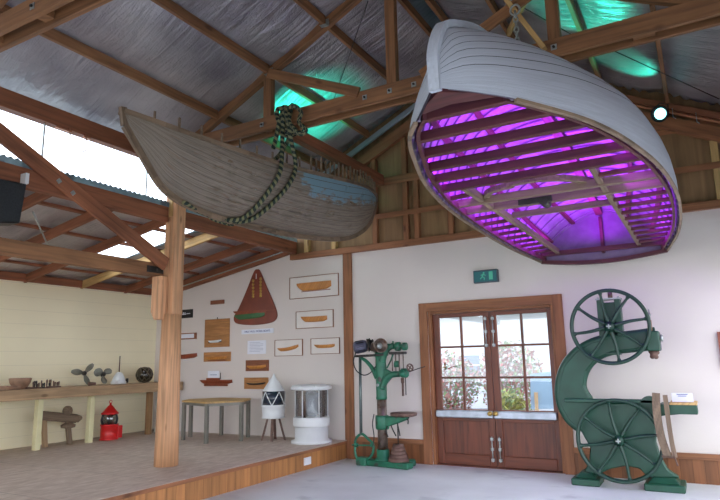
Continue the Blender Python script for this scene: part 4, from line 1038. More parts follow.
mount('smaller pale board with a short half hull, below the large one', (296.5, 311, 333, 327.5), M_wboard, M_model, ((.14, .3), (.86, .33), .06, .33), edge=M_trim)
mount('pale board with a curved light half hull above the white beacon', (275.5, 340, 302.5, 355.5), M_wboard, M_model, ((.1, .5), (.88, .3), .14, .22), edge=M_trim)
mount('pale board with a straight light half hull, right end of its row', (311.5, 338.5, 339.5, 353.5), M_wboard, M_model, ((.12, .38), (.86, .38), .12, .22), edge=M_trim)
mount('tan varnished board with a slim orange half hull, left of the paper notice', (204, 352, 231, 361.5), M_board, M_model, ((.08, .5), (.88, .45), .08, .28), keel=True)
mount('dark board with a glossy orange half hull just under the paper notice', (246, 360, 269, 371), M_board2, M_model, ((.07, .5), (.9, .42), .1, .3))
mount('brown board with a black hulled half model, lowest beside the beacon', (244.5, 377.5, 268.5, 389), M_board, M_black, ((.1, .45), (.9, .4), .22, .14))
t = mount('square tan board with a small black and white half hull near its bottom', (205, 319, 229.8, 347), M_board, M_white, ((.17, .76), (.7, .74), .04, .08))
mb = MB(); x, z, w, h = wrect(205, 319, 229.8, 347); mb.beam((x - w * .32, WY - .03, z - h * .34), (x + w * .2, WY - .03, z - h * .31), .014, .014); mb.build('black_keel', M_black, t); mb = MB(); mb.cyl((x, WY - .01, z + h / 2), (x, WY - .01, z + h / 2 + .035), .008, n=8); mb.build('hanging_hook', M_dark_st, t)
x, z, w, h = wrect(211, 300.2, 224.6, 304.2); mb = MB(); mb.box((x - w / 2, WY - .02, z - h / 2), (x + w / 2, WY - .001, z + h / 2)); tag(mb.build('plaque', M_board2, None, .003), 'small plain brown plaque above the square tan board', 'plaque')
x, z, w, h = wrect(181, 309.6, 193, 318); t = thing('sign', 'small black sign with white marks beside the log column', 'sign', (x, WY, z - h / 2)); mb = MB(); mb.box((x - w / 2, WY - .02, z - h / 2), (x + w / 2, WY - .001, z + h / 2)); mb.build('panel', M_board2 if 0 else M_black, t)
for dx, wd, dz, hh in ((-.12, .03, .01, .05), (-.07, .02, .012, .045), (-.03, .02, .01, .04), (.05, .1, .0, .016), (-.06, .14, -.012, .012)):
    mb = MB(); mb.box((x + dx * w / .2 * .7 - wd / 2, WY - .024, z + dz - hh / 2), (x + dx * w / .2 * .7 + wd / 2, WY - .0201, z + dz + hh / 2)); mb.build('white_mark', M_paper, t)
x, z, w, h = wrect(181, 333, 196.8, 339.3); t = thing('picture_frame', 'narrow brown framed white picture half hidden behind the log column', 'picture', (x, WY, z - h / 2)); mb = MB(); mb.box((x - w / 2, WY - .02, z - h / 2), (x + w / 2, WY - .001, z + h / 2)); mb.build('frame', M_board2, t); mb = MB(); mb.box((x - w / 2 + .03, WY - .024, z - h / 2 + .025), (x + w / 2 - .06, WY - .0201, z + h / 2 - .02)); mb.build('white_panel', M_paper, t)
# loose half hull left, and the model with a deck house
t = thing('half_model', 'dark brown half hull on the wall, its bow poking out past the log column', 'ship model', (PY(190, 357, WY).x, WY, PY(190, 359, WY).z))
a, b = PY(177, 355, WY), PY(197.8, 353, WY); halfhull(t, a.x, b.x, (a.z, a.z - .01, b.z), (a.z - .07, a.z - .1, b.z - .0), M_model2, y=WY - .001, depth=.06)
t = thing('half_model', 'reddish model schooner hull with a small white card on its deck', 'ship model', (PY(217, 386, WY).x, WY, PY(217, 386, WY).z))
a, b = PY(200.5, 380, WY), PY(233, 379.5, WY); halfhull(t, a.x, b.x, (a.z, a.z - .005, b.z), (a.z - .02, a.z - .09, b.z - .02), M_model2, y=WY - .001, depth=.07)
p, q = PY(205, 385.7, WY), PY(228, 385, WY); mb = MB(); mb.box((p.x, WY - .03, p.z - .005), (q.x, WY - .002, p.z + .03)); mb.build('keel', M_model2, t)
p, q = PY(208, 380, WY), PY(220, 378, WY); mb = MB(); mb.box((p.x, WY - .05, p.z), (q.x, WY - .002, p.z + .04)); mb.build('deck_house', M_model2, t)
mb = MB(); m0 = PY(221.5, 378, WY); mb.cyl((m0.x, WY - .03, m0.z - .02), (m0.x, WY - .03, m0.z + .1), .006, n=8); mb.build('mast', M_dark_st, t)
x, z, w, h = wrect(209, 372, 220.5, 378); mb = MB(); mb.box((x - w / 2, WY - .035, p.z + .041), (x + w / 2, WY - .03, p.z + .041 + h + .02)); o = tag(mb.build('label_card', M_paper), 'white card standing on the reddish model hull above the table', 'card')
mb = MB(); mb.box((x - w * .3, WY - .0375, z - .0), (x + w * .3, WY - .0352, z + .008)); mb.build('writing', M_ink, o)
# big triangular board
t = thing('display_board', 'large dark red triangular board with brass letters and a painted ship stern', 'sign board', (PY(257, 324, WY).x, WY, PY(257, 325, WY).z))
ol = spline([PY(*p, WY) for p in [(258, 269.5), (261, 271.5), (267, 286), (274, 302), (277.8, 314), (275.5, 320.5), (268, 323.5), (255, 325), (242, 324.5), (235.8, 322.5), (234.6, 317), (239, 309), (247, 291), (254.5, 272)]], 5, True)
mb = MB(); mb.prism([p - V((0, .03, 0)) for p in ol], (0, .029, 0), ax=(0, 0, 1)); mb.build('board', paint('oxblood_board', (128, 62, 44), .35, sc=5, var=.2), t, .008)
hl = [(235, 313), (246, 311.5), (258, 311), (267, 310.5), (276.5, 310)]
a, b = PY(235, 313, WY), PY(270, 310.5, WY)
gr = paint('green_topsides', (56, 104, 62), .4, sc=7, var=.2)
halfhull(t, PY(235.5, 316, WY).x, PY(266, 313, WY).x, (PY(235, 315.5, WY).z, PY(250, 314.5, WY).z, PY(266, 312, WY).z), (PY(235, 319.5, WY).z, PY(250, 319.5, WY).z, PY(266, 314, WY).z), gr, y=WY - .03, depth=.03, name='green_hull')
halfhull(t, PY(234.5, 313, WY).x, PY(267, 312, WY).x, (PY(235, 311.5, WY).z, PY(250, 311.3, WY).z, PY(267, 310, WY).z), (PY(235, 315, WY).z, PY(250, 315, WY).z, PY(267, 313, WY).z), M_model2, y=WY - .03, depth=.035, name='hull_band')
mb = MB(); p, q = PY(266, 310.5, WY), PY(276.5, 309.8, WY); mb.beam((p.x, WY - .033, p.z), (q.x, WY - .033, q.z), .006, .008); mb.build('waterline', M_board2, t)
for cx, ys in ((254.2, (281, 284.5, 288, 291.5, 294.3, 296.8)), (261.6, (279, 282, 285, 288, 291, 293.8, 296))):
    for y in ys:
        p = PY(cx, y, WY); mb = MB(); mb.lathe([(0, 0), (.03, 0), (.032, .005), (0, .01)], (p.x, WY - .03, p.z), (0, -1, 0), 8); mb.build('brass_disc', M_brass, t)
p = PY(257.3, 276.5, WY); mb = MB(); mb.box((p.x - .007, WY - .036, p.z - .05), (p.x + .007, WY - .03, p.z + .05)); mb.build('white_stripe', M_white, t)
# title strip and notice
x, z, w, h = wrect(241.5, 329, 273.5, 333.6); mb = MB(); mb.box((x - w / 2, WY - .008, z - h / 2), (x + w / 2, WY - .001, z + h / 2)); o = tag(mb.build('title_strip', M_paper), 'narrow white title strip with blue lettering under the triangular board', 'sign')
textmesh('lettering', 'HALF HULL MODEL BOATS', .052, (x, WY - .0095, z), M_ink, o)
x, z, w, h = wrect(247.5, 340.5, 266, 354); mb = MB(); mb.box((x - w / 2, WY - .006, z - h / 2), (x + w / 2, WY - .001, z + h / 2)); o = tag(mb.build('paper_notice', M_paper), 'white sheet of paper with faint text pinned below the title strip', 'notice')
mb = MB()
for k in range(7): mb.box((x - w * .38, WY - .0075, z + h * (.34 - k * .11)), (x + w * (.36 if k % 3 else .2), WY - .0061, z + h * (.34 - k * .11) + .006))
mb.build('text_lines', paint('faint_grey_text', (168, 172, 190), .7, bmp=0), o)
# exit sign
x, z, w, h = wrect(475, 270.5, 499, 283); t = thing('exit_sign', 'green running man exit sign box above the double doors', 'sign', (x, WY, z - h / 2))
mb = MB(); mb.box((x - w / 2, WY - .09, z - h / 2), (x + w / 2, WY - .001, z + h / 2)); mb.build('housing', paint('sign_housing', (58, 74, 88), .4, var=.2), t, .006)
mb = MB(); mb.box((x - w / 2 + .015, WY - .094, z - h / 2 + .015), (x + w / 2 - .015, WY - .0901, z + h / 2 - .02)); mb.build('face', emit('sign_face', srgb(30, 92, 100), .55), t)
gm = emit('sign_figure', srgb(64, 150, 128), .7); fy = WY - .0955
mb = MB(); c = V((x - .03, fy, z)); mb.box((x + .06, fy, z - .06), (x + .12, fy + .0014, z + .065), (0, 0, 1)); mb.build('door_symbol', gm, t)
mb = MB(); mb.lathe([(0, 0), (.014, 0), (.014, .001), (0, .001)], (x - .02, fy, z + .05), (0, -1, 0), 12)
for p, q in (((-.03, .035), (-.045, -.005)), ((-.03, .03), (.01, .01)), ((-.03, .03), (-.07, .015)), ((-.045, -.005), (-.01, -.03)), ((-.01, -.03), (-.02, -.06)), ((-.045, -.005), (-.08, -.04))): mb.beam((x + p[0], fy, z + p[1]), (x + q[0], fy, z + q[1]), .002, .014, (0, 1, 0) if 0 else (0, 0, 1))
mb.build('running_figure', gm, t)
# dark frame at right edge
a, b = PY(717, 332, WY), PY(719.5, 366, WY); t = thing('picture_frame', 'dark wooden frame cut off by the right edge of the picture', 'picture', (a.x + .3, WY, b.z))
mb = MB(); z0, z1 = b.z - .02, a.z
for q in ((a.x, z0, a.x + .05, z1), (a.x + .55, z0, a.x + .6, z1), (a.x + .05, z0, a.x + .55, z0 + .05), (a.x + .05, z1 - .05, a.x + .55, z1)): mb.box((q[0], WY - .04, q[1]), (q[2], WY - .001, q[3]))
mb.build('frame', M_model2, t); mb = MB(); mb.box((a.x + .05, WY - .015, z0 + .05), (a.x + .55, WY - .002, z1 - .05)); mb.build('picture', M_paper, t)
#SECTION5
# ------------------------------------------------------------------ workbench along the yellow wall
BZ, BF = 1.265, -9.3
BO = BZ + .006
t = thing('workbench', 'long thick timber bench running along the yellow wall', 'bench', (-9.7, 5.5, SZ))
mb = MB(); mb.box((LX + .02, 1.0, BZ - .05), (BF - .05, 9.0, BZ)); mb.build('top', M_bench, t, .006)
mb = MB(); mb.box((BF - .05, 1.0, BZ - .16), (BF, 9.0, BZ + .005)); mb.build('front_board', M_bench, t, .006)
M_yleg = paint('yellow_leg', (232, 226, 180), .6, sc=6, var=.06)
for px, py, m in ((33.5, 450, M_yleg), (93, 443, M_yleg), (144, 434, M_ply)):
    p = PZ(px, py, SZ); mb = MB(); mb.box((-9.66, p.y - .045, SZ), (-9.56, p.y + .045, BZ - .05), (0, 0, 1)); mb.build('leg', m, t, .004)
    mb = MB(); mb.box((LX + .02, p.y - .03, BZ - .14), (-9.5, p.y + .03, BZ - .05)); mb.build('bearer', M_bench, t)
for y in (2.2, 4.2):
    mb = MB(); mb.box((-9.66, y - .045, SZ), (-9.56, y + .045, BZ - .05), (0, 0, 1)); mb.build('leg', M_yleg, t, .004)
def BT(px, X=-9.7): return PX(px, 385, X).y
def pxm(px, X=-9.7): return abs(PX(px + .5, 385, X).y - PX(px - .5, 385, X).y) # metres of Y per pixel
yb = BT(17); s_ = .165
mb = MB(); mb.lathe([(0, .0), (.1, 0), (.11, .03), (.15, .1), (.165, .17), (.15, .175), (.13, .1), (.08, .04), (0, .03)], (-9.62, yb, BO), n=24); tag(mb.build('bowl', M_stone), 'shallow brown bowl on the left end of the bench', 'bowl')
mb = MB(); mb.prism([V((-9.4, BT(-4), BO + .001)), V((-9.4, BT(10), BO + .001)), V((-9.44, BT(11), BO + .001)), V((-9.6, BT(6), BO + .001)), V((-9.85, BT(-4), BO + .001))], (0, 0, .06)); tag(mb.build('wood_block', M_stone, None, .01), 'flat brown slab lying on the bench in front of the bowl', 'slab')
rb = random.Random(5)
for k in range(18):
    px = 32 + k * 1.6; y = BT(px, -9.6); h = rb.uniform(.07, .14); mb = MB(); r = rb.uniform(.009, .013); m = rb.choice([M_dark_st, M_oldwood, M_rust])
    X = -9.6 + rb.uniform(-.04, .04)
    mb.lathe([(0, 0), (r * 1.5, 0), (r * 1.5, .015), (r * .8, .02), (r, h * .6), (r * 1.3, h * .8), (r * .8, h), (0, h)], (X, y, BO), n=10)
    tag(mb.build('tool_peg', m), 'one of the small dark upright pegs lined up beside the bowl on the bench', 'peg', 'small pegs standing on the bench')
for k, px in enumerate((33, 54)):
    y = BT(px, -9.45); mb = MB(); mb.cyl((-9.47, y - .1, BO + .016), (-9.44, y + .12, BO + .016), .015, .01, n=8); tag(mb.build('marlin_spike', M_rust), 'thin rusty spike lying flat before the upright pegs on the bench', 'spike', 'spikes lying before the pegs')
def prop(label, c, ax, r, blades, a0, w=.4):
    t = thing('propeller', label, 'propeller', (c[0], c[1], BO)); c = V(c); ax = V(ax).normalized()
    mb = MB(); mb.lathe([(0, -.05), (.035, -.05), (.042, 0), (.034, .04), (.012, .07), (0, .07)], c, ax, 16); mb.build('hub', M_dark_st, t)
    s = ax.cross(V((0, 0, 1))).normalized(); u = s.cross(ax)
    for k in range(blades):
        an = a0 + 2 * PI * k / blades; d = s * math.cos(an) + u * math.sin(an); q = d.cross(ax)
        rows = []
        for i in range(9):
            f = i / 8; ww = r * w * math.sin(PI * min(1, .12 + .8 * f)) ** .8; tw = lerp(.9, .35, f); e = (q * math.cos(tw) + ax * math.sin(tw))
            cc = c + d * lerp(.03, r, f); rows.append([cc + e * ww * j for j in (-1, -.5, 0, .5, 1)])
        mb = MB(); mb.grid(rows); mb.build('blade', M_prop, t, fix=False, solid=.01)
    return t
M_prop = paint('weathered_bronze', (128, 128, 116), .5, .4, sc=9, var=.35)
prop('three bladed propeller leaning upright on the bench, the left one', (-9.78, BT(86.5), BO + .22), (.9, -.5, .25), .22, 3, PI * .72, .26)
prop('round bladed propeller on the bench, right of the three bladed one', (-9.55, BT(101, -9.6), BO + .19), (.9, -.3, .35), .17, 3, .45, .46)
y = BT(92, -9.45); mb = MB(); mb.cyl((-9.47, y - .06, BO + .035), (-9.42, y + .05, BO + .035), .035, .025, n=12); tag(mb.build('shaft_piece', M_rust), 'short rusty shaft lying in front of the two propellers', 'shaft')
y = BT(118.5); t = thing('white_lamp_cap', 'white cone shaped cap with a thin upright rod on the bench', 'lamp cap', (-9.7, y, BO))
mb = MB(); mb.lathe([(0, 0), (.14, 0), (.145, .04), (.12, .07), (.1, .13), (.06, .2), (.03, .22), (0, .225)], (-9.7, y, BO), n=24); mb.build('cap', M_white, t)
mb = MB(); mb.cyl((-9.7, y, BO + .22), (-9.7, y, BO + .52), .01, n=8); mb.build('rod', M_rust, t)
mb = MB(); mb.lathe([(0, 0), (.04, 0), (.045, .02), (.04, .05), (0, .05)], (-9.62, y + .09, BO + .06), (.6, .7, 0), 14); mb.build('socket', M_black, t)
mb = MB(); mb.lathe([(0, 0), (.03, 0), (.03, .03), (0, .03)], (-9.6, y - .1, BO + .06), (.6, -.7, 0), 14); mb.build('nozzle', M_white, t)
y = BT(144); r = .155; c = V((-9.7, y, BO + r)); t = thing('glass_float', 'dark round fishing float wrapped in rope netting on the bench', 'float', (-9.7, y, BO))
mb = MB(); mb.lathe([(r * math.sin(PI * i / 16), -r * math.cos(PI * i / 16)) for i in range(17)], c, n=28); mb.build('ball', paint('dark_glass_ball', (46, 42, 34), .15, sc=7, var=.4, spec=.9), t)
for k in range(9):
    a = PI * k / 9; n1 = V((math.cos(a), math.sin(a), .55 * (-1) ** k)).normalized(); u = n1.cross(V((0, 0, 1))).normalized(); w_ = n1.cross(u)
    mb = MB(); mb.tube([c + (u * math.cos(2 * PI * i / 28) + w_ * math.sin(2 * PI * i / 28)) * (r + .003) for i in range(28)], .008, 6, closed=True); mb.build('net_cord', M_shell, t)

# things under the bench
p = PZ(107, 440, SZ); t = thing('red_lantern', 'red painted ship lantern standing on the stage under the bench', 'lantern', (p.x, p.y, SZ)); c = (p.x - .02, p.y + .05, SZ)
mb = MB(); mb.lathe([(0, 0), (.16, 0), (.165, .02), (.15, .035), (.15, .24), (.16, .25), (.16, .275), (0, .275)], c, n=28); mb.build('base', M_red_p, t)
mb = MB(); mb.box((c[0] + .07, c[1] + .05, SZ + .03), (c[0] + .18, c[1] + .15, SZ + .25)); mb.build('side_box', M_red_p, t, .008)
mb = MB(); mb.lathe([(.0, .275), (.105, .275), (.12, .33), (.12, .42), (.1, .46), (0, .46)], c, n=24); mb.build('lens', M_lglass, t)
mb = MB(); mb.lathe([(0, .275), (.05, .275), (.05, .45), (0, .45)], c, n=16); mb.build('burner', M_shell, t)
for k in range(6):
    a = 2 * PI * k / 6 + .3; mb = MB(); mb.tube(spline([V((c[0] + math.cos(a) * rr, c[1] + math.sin(a) * rr, SZ + z)) for rr, z in ((.13, .27), (.15, .36), (.12, .47))], 5), .01 if k % 2 else .02, 8); mb.build('guard_bar', M_black, t)
mb = MB(); mb.lathe([(0, .45), (.15, .45), (.155, .465), (.11, .51), (.04, .6), (.02, .61), (.018, .65), (0, .66)], c, n=28); mb.build('roof', M_red_p, t)
mb = MB(); mb.tube([V((c[0], c[1] + .03 * math.cos(2 * PI * i / 12), SZ + .67 + .03 * math.sin(2 * PI * i / 12))) for i in range(12)], .006, 6, closed=True); mb.build('ring', M_red_p, t)
X = -9.78
def U(px, py): q = PX(px, py, X); return V((X, q.y, q.z))
t = thing('carved_log', 'old brown tapered log on a post and leg beneath the bench', 'log', (X, U(60, 440).y, SZ))
mb = MB(); a, b = U(36, 415), U(82, 418); mb.beam(a, (X, b.y - .12, b.z), .13, .15); mb.beam((X, b.y - .12, b.z), (X, b.y, b.z + .01), .13, .15, h1=.05, w1=.06); mb.build('log', M_oldwood, t, .02)
mb = MB(); a, b = U(66, 412), U(69, 444); mb.beam((X + .02, b.y, SZ), (X + .02, a.y, a.z), .07, .08, (0, 1, 0)); mb.build('post', M_oldwood, t, .01)
a = U(66, 412); mb = MB(); mb.lathe([(0, -.05), (.06, -.05), (.085, -.02), (.085, .02), (.06, .05), (0, .05)], (X + .04, a.y, a.z + .02), (1, 0, 0), 18); mb.build('knob', M_oldwood, t)
a = U(67, 426); mb = MB(); mb.lathe([(0, -.04), (.04, -.04), (.115, -.02), (.12, .02), (.05, .06), (0, .06)], (X + .03, a.y, a.z), n=22); mb.build('collar', M_oldwood, t)
a, b = U(44, 420), U(45, 447); mb = MB(); mb.beam((X, b.y, SZ), (X, a.y, a.z), .06, .08, (0, 1, 0)); mb.build('leg', M_bench, t, .008)
p = PZ(156, 432, SZ); mb = MB(); c = (-9.62, 8.8, SZ)
mb.lathe([(0, 0), (.17, 0), (.17, .03), (.12, .12), (.09, .24), (.1, .33), (.15, .42), (.17, .55), (.15, .64), (.06, .7), (0, .71)], c, n=30); tag(mb.build('white_ventilator', M_white), 'white rounded ventilator under the bench behind the log column', 'ventilator')

# ------------------------------------------------------------------ six legged table
pts = [(-8.25, 8.03), (-7.48, 7.8), (-7.15, 8.3), (-7.4, 8.78), (-8.1, 8.84), (-8.45, 8.4)]
t = thing('display_table', 'six sided plywood table with grey metal legs beside the log column', 'table', (-7.8, 8.35, SZ))
cx = sum(p[0] for p in pts) / 6; cy = sum(p[1] for p in pts) / 6
mb = MB(); mb.prism([V((cx + (x - cx) * 1.08, min(9.0, cy + (y - cy) * 1.08), .945)) for x, y in pts], (0, 0, .03)); mb.build('tabletop', M_pine, t, .004)
mb = MB()
for i in range(6):
    a, b = pts[i], pts[(i + 1) % 6]; mb.beam((a[0], a[1], .92), (b[0], b[1], .92), .03, .045)
mb.build('apron', M_greyleg, t)
for x, y in pts:
    mb = MB(); mb.box((x - .03, y - .03, SZ), (x + .03, y + .03, .94), (0, 0, 1)); mb.build('leg', M_greyleg, t, .004)
# ------------------------------------------------------------------ white beacon and drum lantern
c = V((-6.68, 8.6, 0)); sc = PY(283, 400, 8.6).x - PY(264, 400, 8.6).x; r = sc / 2
z = lambda py: PY(273, py, 8.6).z
t = thing('light_beacon', 'white pointed beacon with dark glass band on thin brown legs', 'beacon', (c.x, c.y, SZ))
mb = MB(); mb.lathe([(0, z(391)), (r * .92, z(391)), (r * .9, z(390)), (.035, z(377)), (.012, z(374)), (0, z(373.5))], c, n=30); mb.build('cone_roof', M_white, t)
mb = MB(); mb.lathe([(0, z(405)), (r * .93, z(405)), (r * .93, z(391)), (0, z(391))], c, n=30); mb.build('dark_glass', M_bglass, t)
for k in range(5):
    for s in (0, 1):
        a0 = 2 * PI * k / 5 + .2; a1 = a0 + (2 * PI / 10) * (1 if s else -1); mb = MB(); rr = r * .97
        mb.tube([V((c.x + math.cos(lerp(a0, a1, f)) * rr, c.y + math.sin(lerp(a0, a1, f)) * rr, lerp(z(405), z(391.5), f))) for f in (0, .25, .5, .75, 1)], .008, 6); mb.build('lattice_bar', M_white, t)
mb = MB(); mb.lathe([(0, z(418)), (r * .95, z(418)), (r * .97, z(416.5)), (r * .9, z(416)), (r * .95, z(410)), (r * .95, z(407)), (r * 1.02, z(406)), (r * 1.02, z(404.5)), (0, z(404.5))], c, n=30); mb.build('body', M_white, t)
for k in range(4):
    a = PI / 2 * k + .5; mb = MB(); mb.beam((c.x + math.cos(a) * .2, c.y + math.sin(a) * .2, SZ), (c.x + math.cos(a) * .1, c.y + math.sin(a) * .1, z(418)), .045, .03, (math.cos(a), math.sin(a), 0)); mb.build('leg', M_rust, t)
c = V((PY(311.5, 420, 8.62).x, 8.62, 0)); z = lambda py: PY(311, py, 8.62).z; r = (PY(325.5, 400, 8.62).x - PY(297.5, 400, 8.62).x) / 2
t = thing('drum_lantern', 'large white drum lantern with glass sides, right end of the stage', 'lantern', (c.x, c.y, SZ))
mb = MB(); mb.lathe([(0, SZ), (r * 1.2, SZ), (r * 1.2, SZ + .035), (r * .98, SZ + .05), (r * .98, z(425.5)), (0, z(425.5))], c, n=36); mb.build('base', M_white, t)
mb = MB(); mb.lathe([(0, z(425.5)), (r * 1.06, z(425.5)), (r * 1.08, z(424)), (r * 1.08, z(418)), (r * 1.04, z(416.5)), (0, z(416.5))], c, n=36); mb.build('collar', M_white, t)
mb = MB(); mb.lathe([(r * .93, z(416.5)), (r * .93, z(390))], c, n=36); mb.build('glass_drum', M_lglass, t, fix=False)
mb = MB(); prof = []
for i in range(19): prof.append((r * (.5 + (.04 if i % 2 else 0)) * (1 if 1 < i < 17 else .6), lerp(z(416), z(391), i / 18)))
mb.lathe([(0, prof[0][1])] + prof + [(0, prof[-1][1])], c, n=28); mb.build('lens', paint('ribbed_lens', (96, 108, 132), .15, .2, sc=6, var=.5), t)
for k in range(3):
    a = 2 * PI * k / 3 + 2.6; mb = MB(); mb.cyl((c.x + math.cos(a) * r * .7, c.y + math.sin(a) * r * .7, z(416.5)), (c.x + math.cos(a) * r * .7, c.y + math.sin(a) * r * .7, z(390)), .02, n=8); mb.build('inner_post', M_rust, t)
for k in range(6):
    a = 2 * PI * k / 6 - .5; mb = MB(); mb.cyl((c.x + math.cos(a) * r * .96, c.y + math.sin(a) * r * .96, z(416.5)), (c.x + math.cos(a) * r * .96, c.y + math.sin(a) * r * .96, z(390)), .01, n=8); mb.build('glazing_bar', M_white, t)
mb = MB(); mb.lathe([(0, z(390)), (r * 1.0, z(390)), (r * 1.22, z(389)), (r * 1.22, z(386.5)), (r * .9, z(384.5)), (0, z(384))], c, n=36)
for k in range(8):
    a = 2 * PI * k / 8; mb.cyl((c.x + math.cos(a) * r * 1.1, c.y + math.sin(a) * r * 1.1, z(386.5)), (c.x + math.cos(a) * r * 1.1, c.y + math.sin(a) * r * 1.1, z(385)), .02, n=8)
mb.build('cap', M_white, t)

# ------------------------------------------------------------------ outdoors, seen through the doors and windows
mb = MB(); mb.box((-40, -30, -.3), (30, 60, -.2)); struct('floor_ground', mb, paint('gravel_ground', (140, 138, 134), .9, sc=3, var=.2))
mb = MB(); mb.box((-40, WY + .14, -.14), (30, 60, -.1)); struct('floor_yard', mb, paint('pale_paving', (128, 130, 136), .8, sc=1.5, var=.1))
mb = MB(); mb.box((-40, 15.5, -.1), (30, 18.5, -.04)); o = struct('floor_lawn', mb, paint('lawn_green', (120, 136, 66), .9, sc=6, var=.3))
t = thing('house', 'white weatherboard house seen through the door glass', 'house', (-7, 21, -.04))
mb = MB(); mb.box((-22, 21, -.1), (8, 27, 3.3)); mb.build('wall', plaster('weatherboard', (184, 186, 192), line=.18), t)
mb = MB(); mb.prism([V((-22.5, 20.5, 3.25)), V((-22.5, 20.5, 3.4)), V((-22.5, 24, 5.0)), V((-22.5, 27.5, 3.4)), V((-22.5, 27.5, 3.25))], (31, 0, 0)); mb.build('roof', paint('roof_grey', (120, 120, 130), .6), t)
a, b = PY(463.5, 375, 21), PY(480, 355, 21)
f = MB(); f.box((a.x - .08, 20.93, a.z - .08), (b.x + .08, 20.99, b.z + .08)); w0 = f.build('window_frame', M_white, t)
f = MB(); f.box((a.x, 20.9, a.z), (b.x, 20.929, (a.z + b.z) / 2 - .03)); f.box((a.x, 20.9, (a.z + b.z) / 2 + .03), (b.x, 20.929, b.z)); f.build('pane', paint('house_pane', (80, 96, 124), .2, spec=.8), w0)
def shrub(label, c, r, h, cols, n=2600, seed=1):
    rnd = random.Random(seed); t = thing('shrub', label, 'shrub', c)
    mb = MB()
    for k in range(6):
        a = rnd.uniform(0, 2 * PI); mb.tube([V(c), V(c) + V((math.cos(a) * r * .3, math.sin(a) * r * .3, h * .5)), V(c) + V((math.cos(a) * r * .6, math.sin(a) * r * .6, h * .85))], [.03, .02, .008], 6)
    mb.build('stems', M_oldwood, t)
    mb = MB()
    for k in range(n):
        while True:
            q = V((rnd.uniform(-1, 1), rnd.uniform(-1, 1), rnd.uniform(-1, 1)))
            if q.length < 1: break
        p = V(c) + V((q.x * r, q.y * r, h * .55 + q.z * h * .45)); s = rnd.uniform(.045, .08); u = V((rnd.uniform(-1, 1), rnd.uniform(-1, 1), rnd.uniform(-1, 1))).normalized(); w_ = u.cross(V((.3, .2, 1))).normalized()
        mb.add([p - u * s, p + w_ * s * .5, p + u * s, p - w_ * s * .5], [(0, 1, 2, 3)], mi=0 if rnd.random() < .6 else 1)
    mb.build('foliage', cols, t, fix=False)
mA = paint('leaf_red', (156, 84, 78), .7, bmp=0); mB = paint('leaf_green', (104, 130, 70), .7, bmp=0); mC = paint('leaf_lime', (150, 156, 70), .7, bmp=0)
c = PY(449, 396, 15); shrub('reddish shrub outside the left door leaf', (c.x, 15, -.1), .8, 1.95, [mA, mB], seed=2)
c = PY(512, 396, 15); shrub('reddish shrub outside the right door leaf', (c.x, 15, -.1), .85, 2.2, [mA, mB], seed=3)
c = PY(511, 409, 12); shrub('yellow green bush low outside the right door leaf', (c.x, 12, -.1), .42, 1.15, [mC, mB], seed=4, n=900)
a, b = PY(531, 408, 11), PY(558, 408, 11)
t = thing('sign_board', 'pale blue board leaning outside the right door leaf', 'board', ((a.x + b.x) / 2, 11, -.1))
mb = MB(); z1 = PY(545, 373, 11).z; mb.prism([V((a.x, 11, PY(531, 409, 11).z)), V((b.x + .1, 11, PY(531, 408, 11).z)), V((b.x + .1, 11.12, z1 + .05)), V((a.x, 11.1, z1 - .02))], (0, .03, 0)); mb.build('panel', paint('pale_blue_panel', (120, 160, 190), .5, sc=2, var=.1), t)
for x in (a.x + .1, b.x):
    mb = MB(); mb.box((x - .03, 11.0, -.1), (x + .03, 11.06, 1.0)); mb.build('prop', M_pine, t)
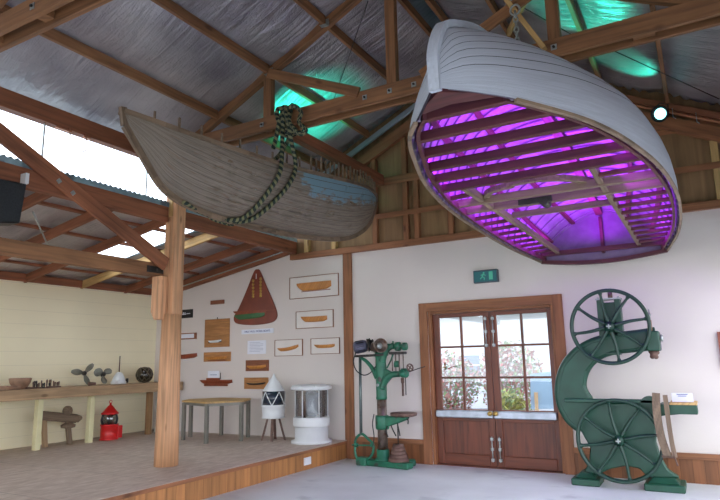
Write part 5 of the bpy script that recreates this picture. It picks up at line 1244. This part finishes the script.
#SECTION6
# ------------------------------------------------------------------ light
w = bpy.data.worlds.new('World'); scn.world = w; w.use_nodes = True
bg = w.node_tree.nodes['Background']; bg.inputs[0].default_value = (.86, .92, 1, 1); bg.inputs[1].default_value = 3.5
def spot(name, loc, to, c, e, ang=60, size=.05, blend=.6):
    l = bpy.data.lights.new(name, 'SPOT'); l.energy = e; l.color = c; l.spot_size = math.radians(ang); l.spot_blend = blend; l.shadow_soft_size = size
    o = bpy.data.objects.new(name, l); COL.objects.link(o); o.location = loc
    o.rotation_euler = (V(to) - V(loc)).to_track_quat('-Z', 'Y').to_euler(); return o
def point(name, loc, c, e, size=.05):
    l = bpy.data.lights.new(name, 'POINT'); l.energy = e; l.color = c; l.shadow_soft_size = size
    o = bpy.data.objects.new(name, l); COL.objects.link(o); o.location = loc; return o
scn.view_settings.view_transform = 'Standard'; scn.view_settings.look = 'None'; scn.view_settings.gamma = 1; scn.view_settings.exposure = 0.46
scn.view_settings.use_curve_mapping = False
TEAL = (.03, 1, .66); PURP = (.40, .02, 1)
parcan((-.19, 8.72, 4.84), (-.9, 6.2, 4.0), 'lit cyan stage lamp on the right roof slope beside the gable', (.3, .95, 1), 3.5)
def teal(loc, aim, e, a, l):
    loc = V(loc); aim = V(aim); parcan(loc, aim, l, TEAL, 4); spot('teal_spot', loc + (aim - loc).normalized() * .07, aim, TEAL, e, a)
teal((-4.95, 7.2, 4.2), on_roof(306, 116, 6.5), 210, 74, 'teal stage lamp hidden inside the grey boat')
teal((-1.35, 7.3, 4.35), on_roof(580, 14, 6.5), 70, 58, 'teal stage lamp above the white hull aimed at the right roof slope')
spot('cyan_spot', (-.3, 8.4, 4.8), on_roof(632, 68, 6.5), TEAL, 34, 60)
def area(name, loc, to, sx, sy, c, e):
    l = bpy.data.lights.new(name, 'AREA'); l.shape = 'RECTANGLE'; l.size = sx; l.size_y = sy; l.energy = e; l.color = c
    o = bpy.data.objects.new(name, l); COL.objects.link(o); o.location = loc; d = (V(to) - V(loc)).normalized()
    yv = V((0, 1, 0)); zv = -d; xv = yv.cross(zv).normalized(); o.rotation_euler = Matrix((xv, yv, zv)).transposed().to_euler(); return o
area('purple_strip', (-1.08, 5.9, 3.14), (-1.08, 5.9, 4), .1, 5.0, PURP, 150)
area('purple_strip', (-1.72, 6.3, 3.13), (-2.1, 6.3, 3.3), .06, 4.2, PURP, 30)
area('purple_strip', (-.5, 6.3, 3.13), (-.1, 6.3, 3.3), .06, 4.2, PURP, 30)
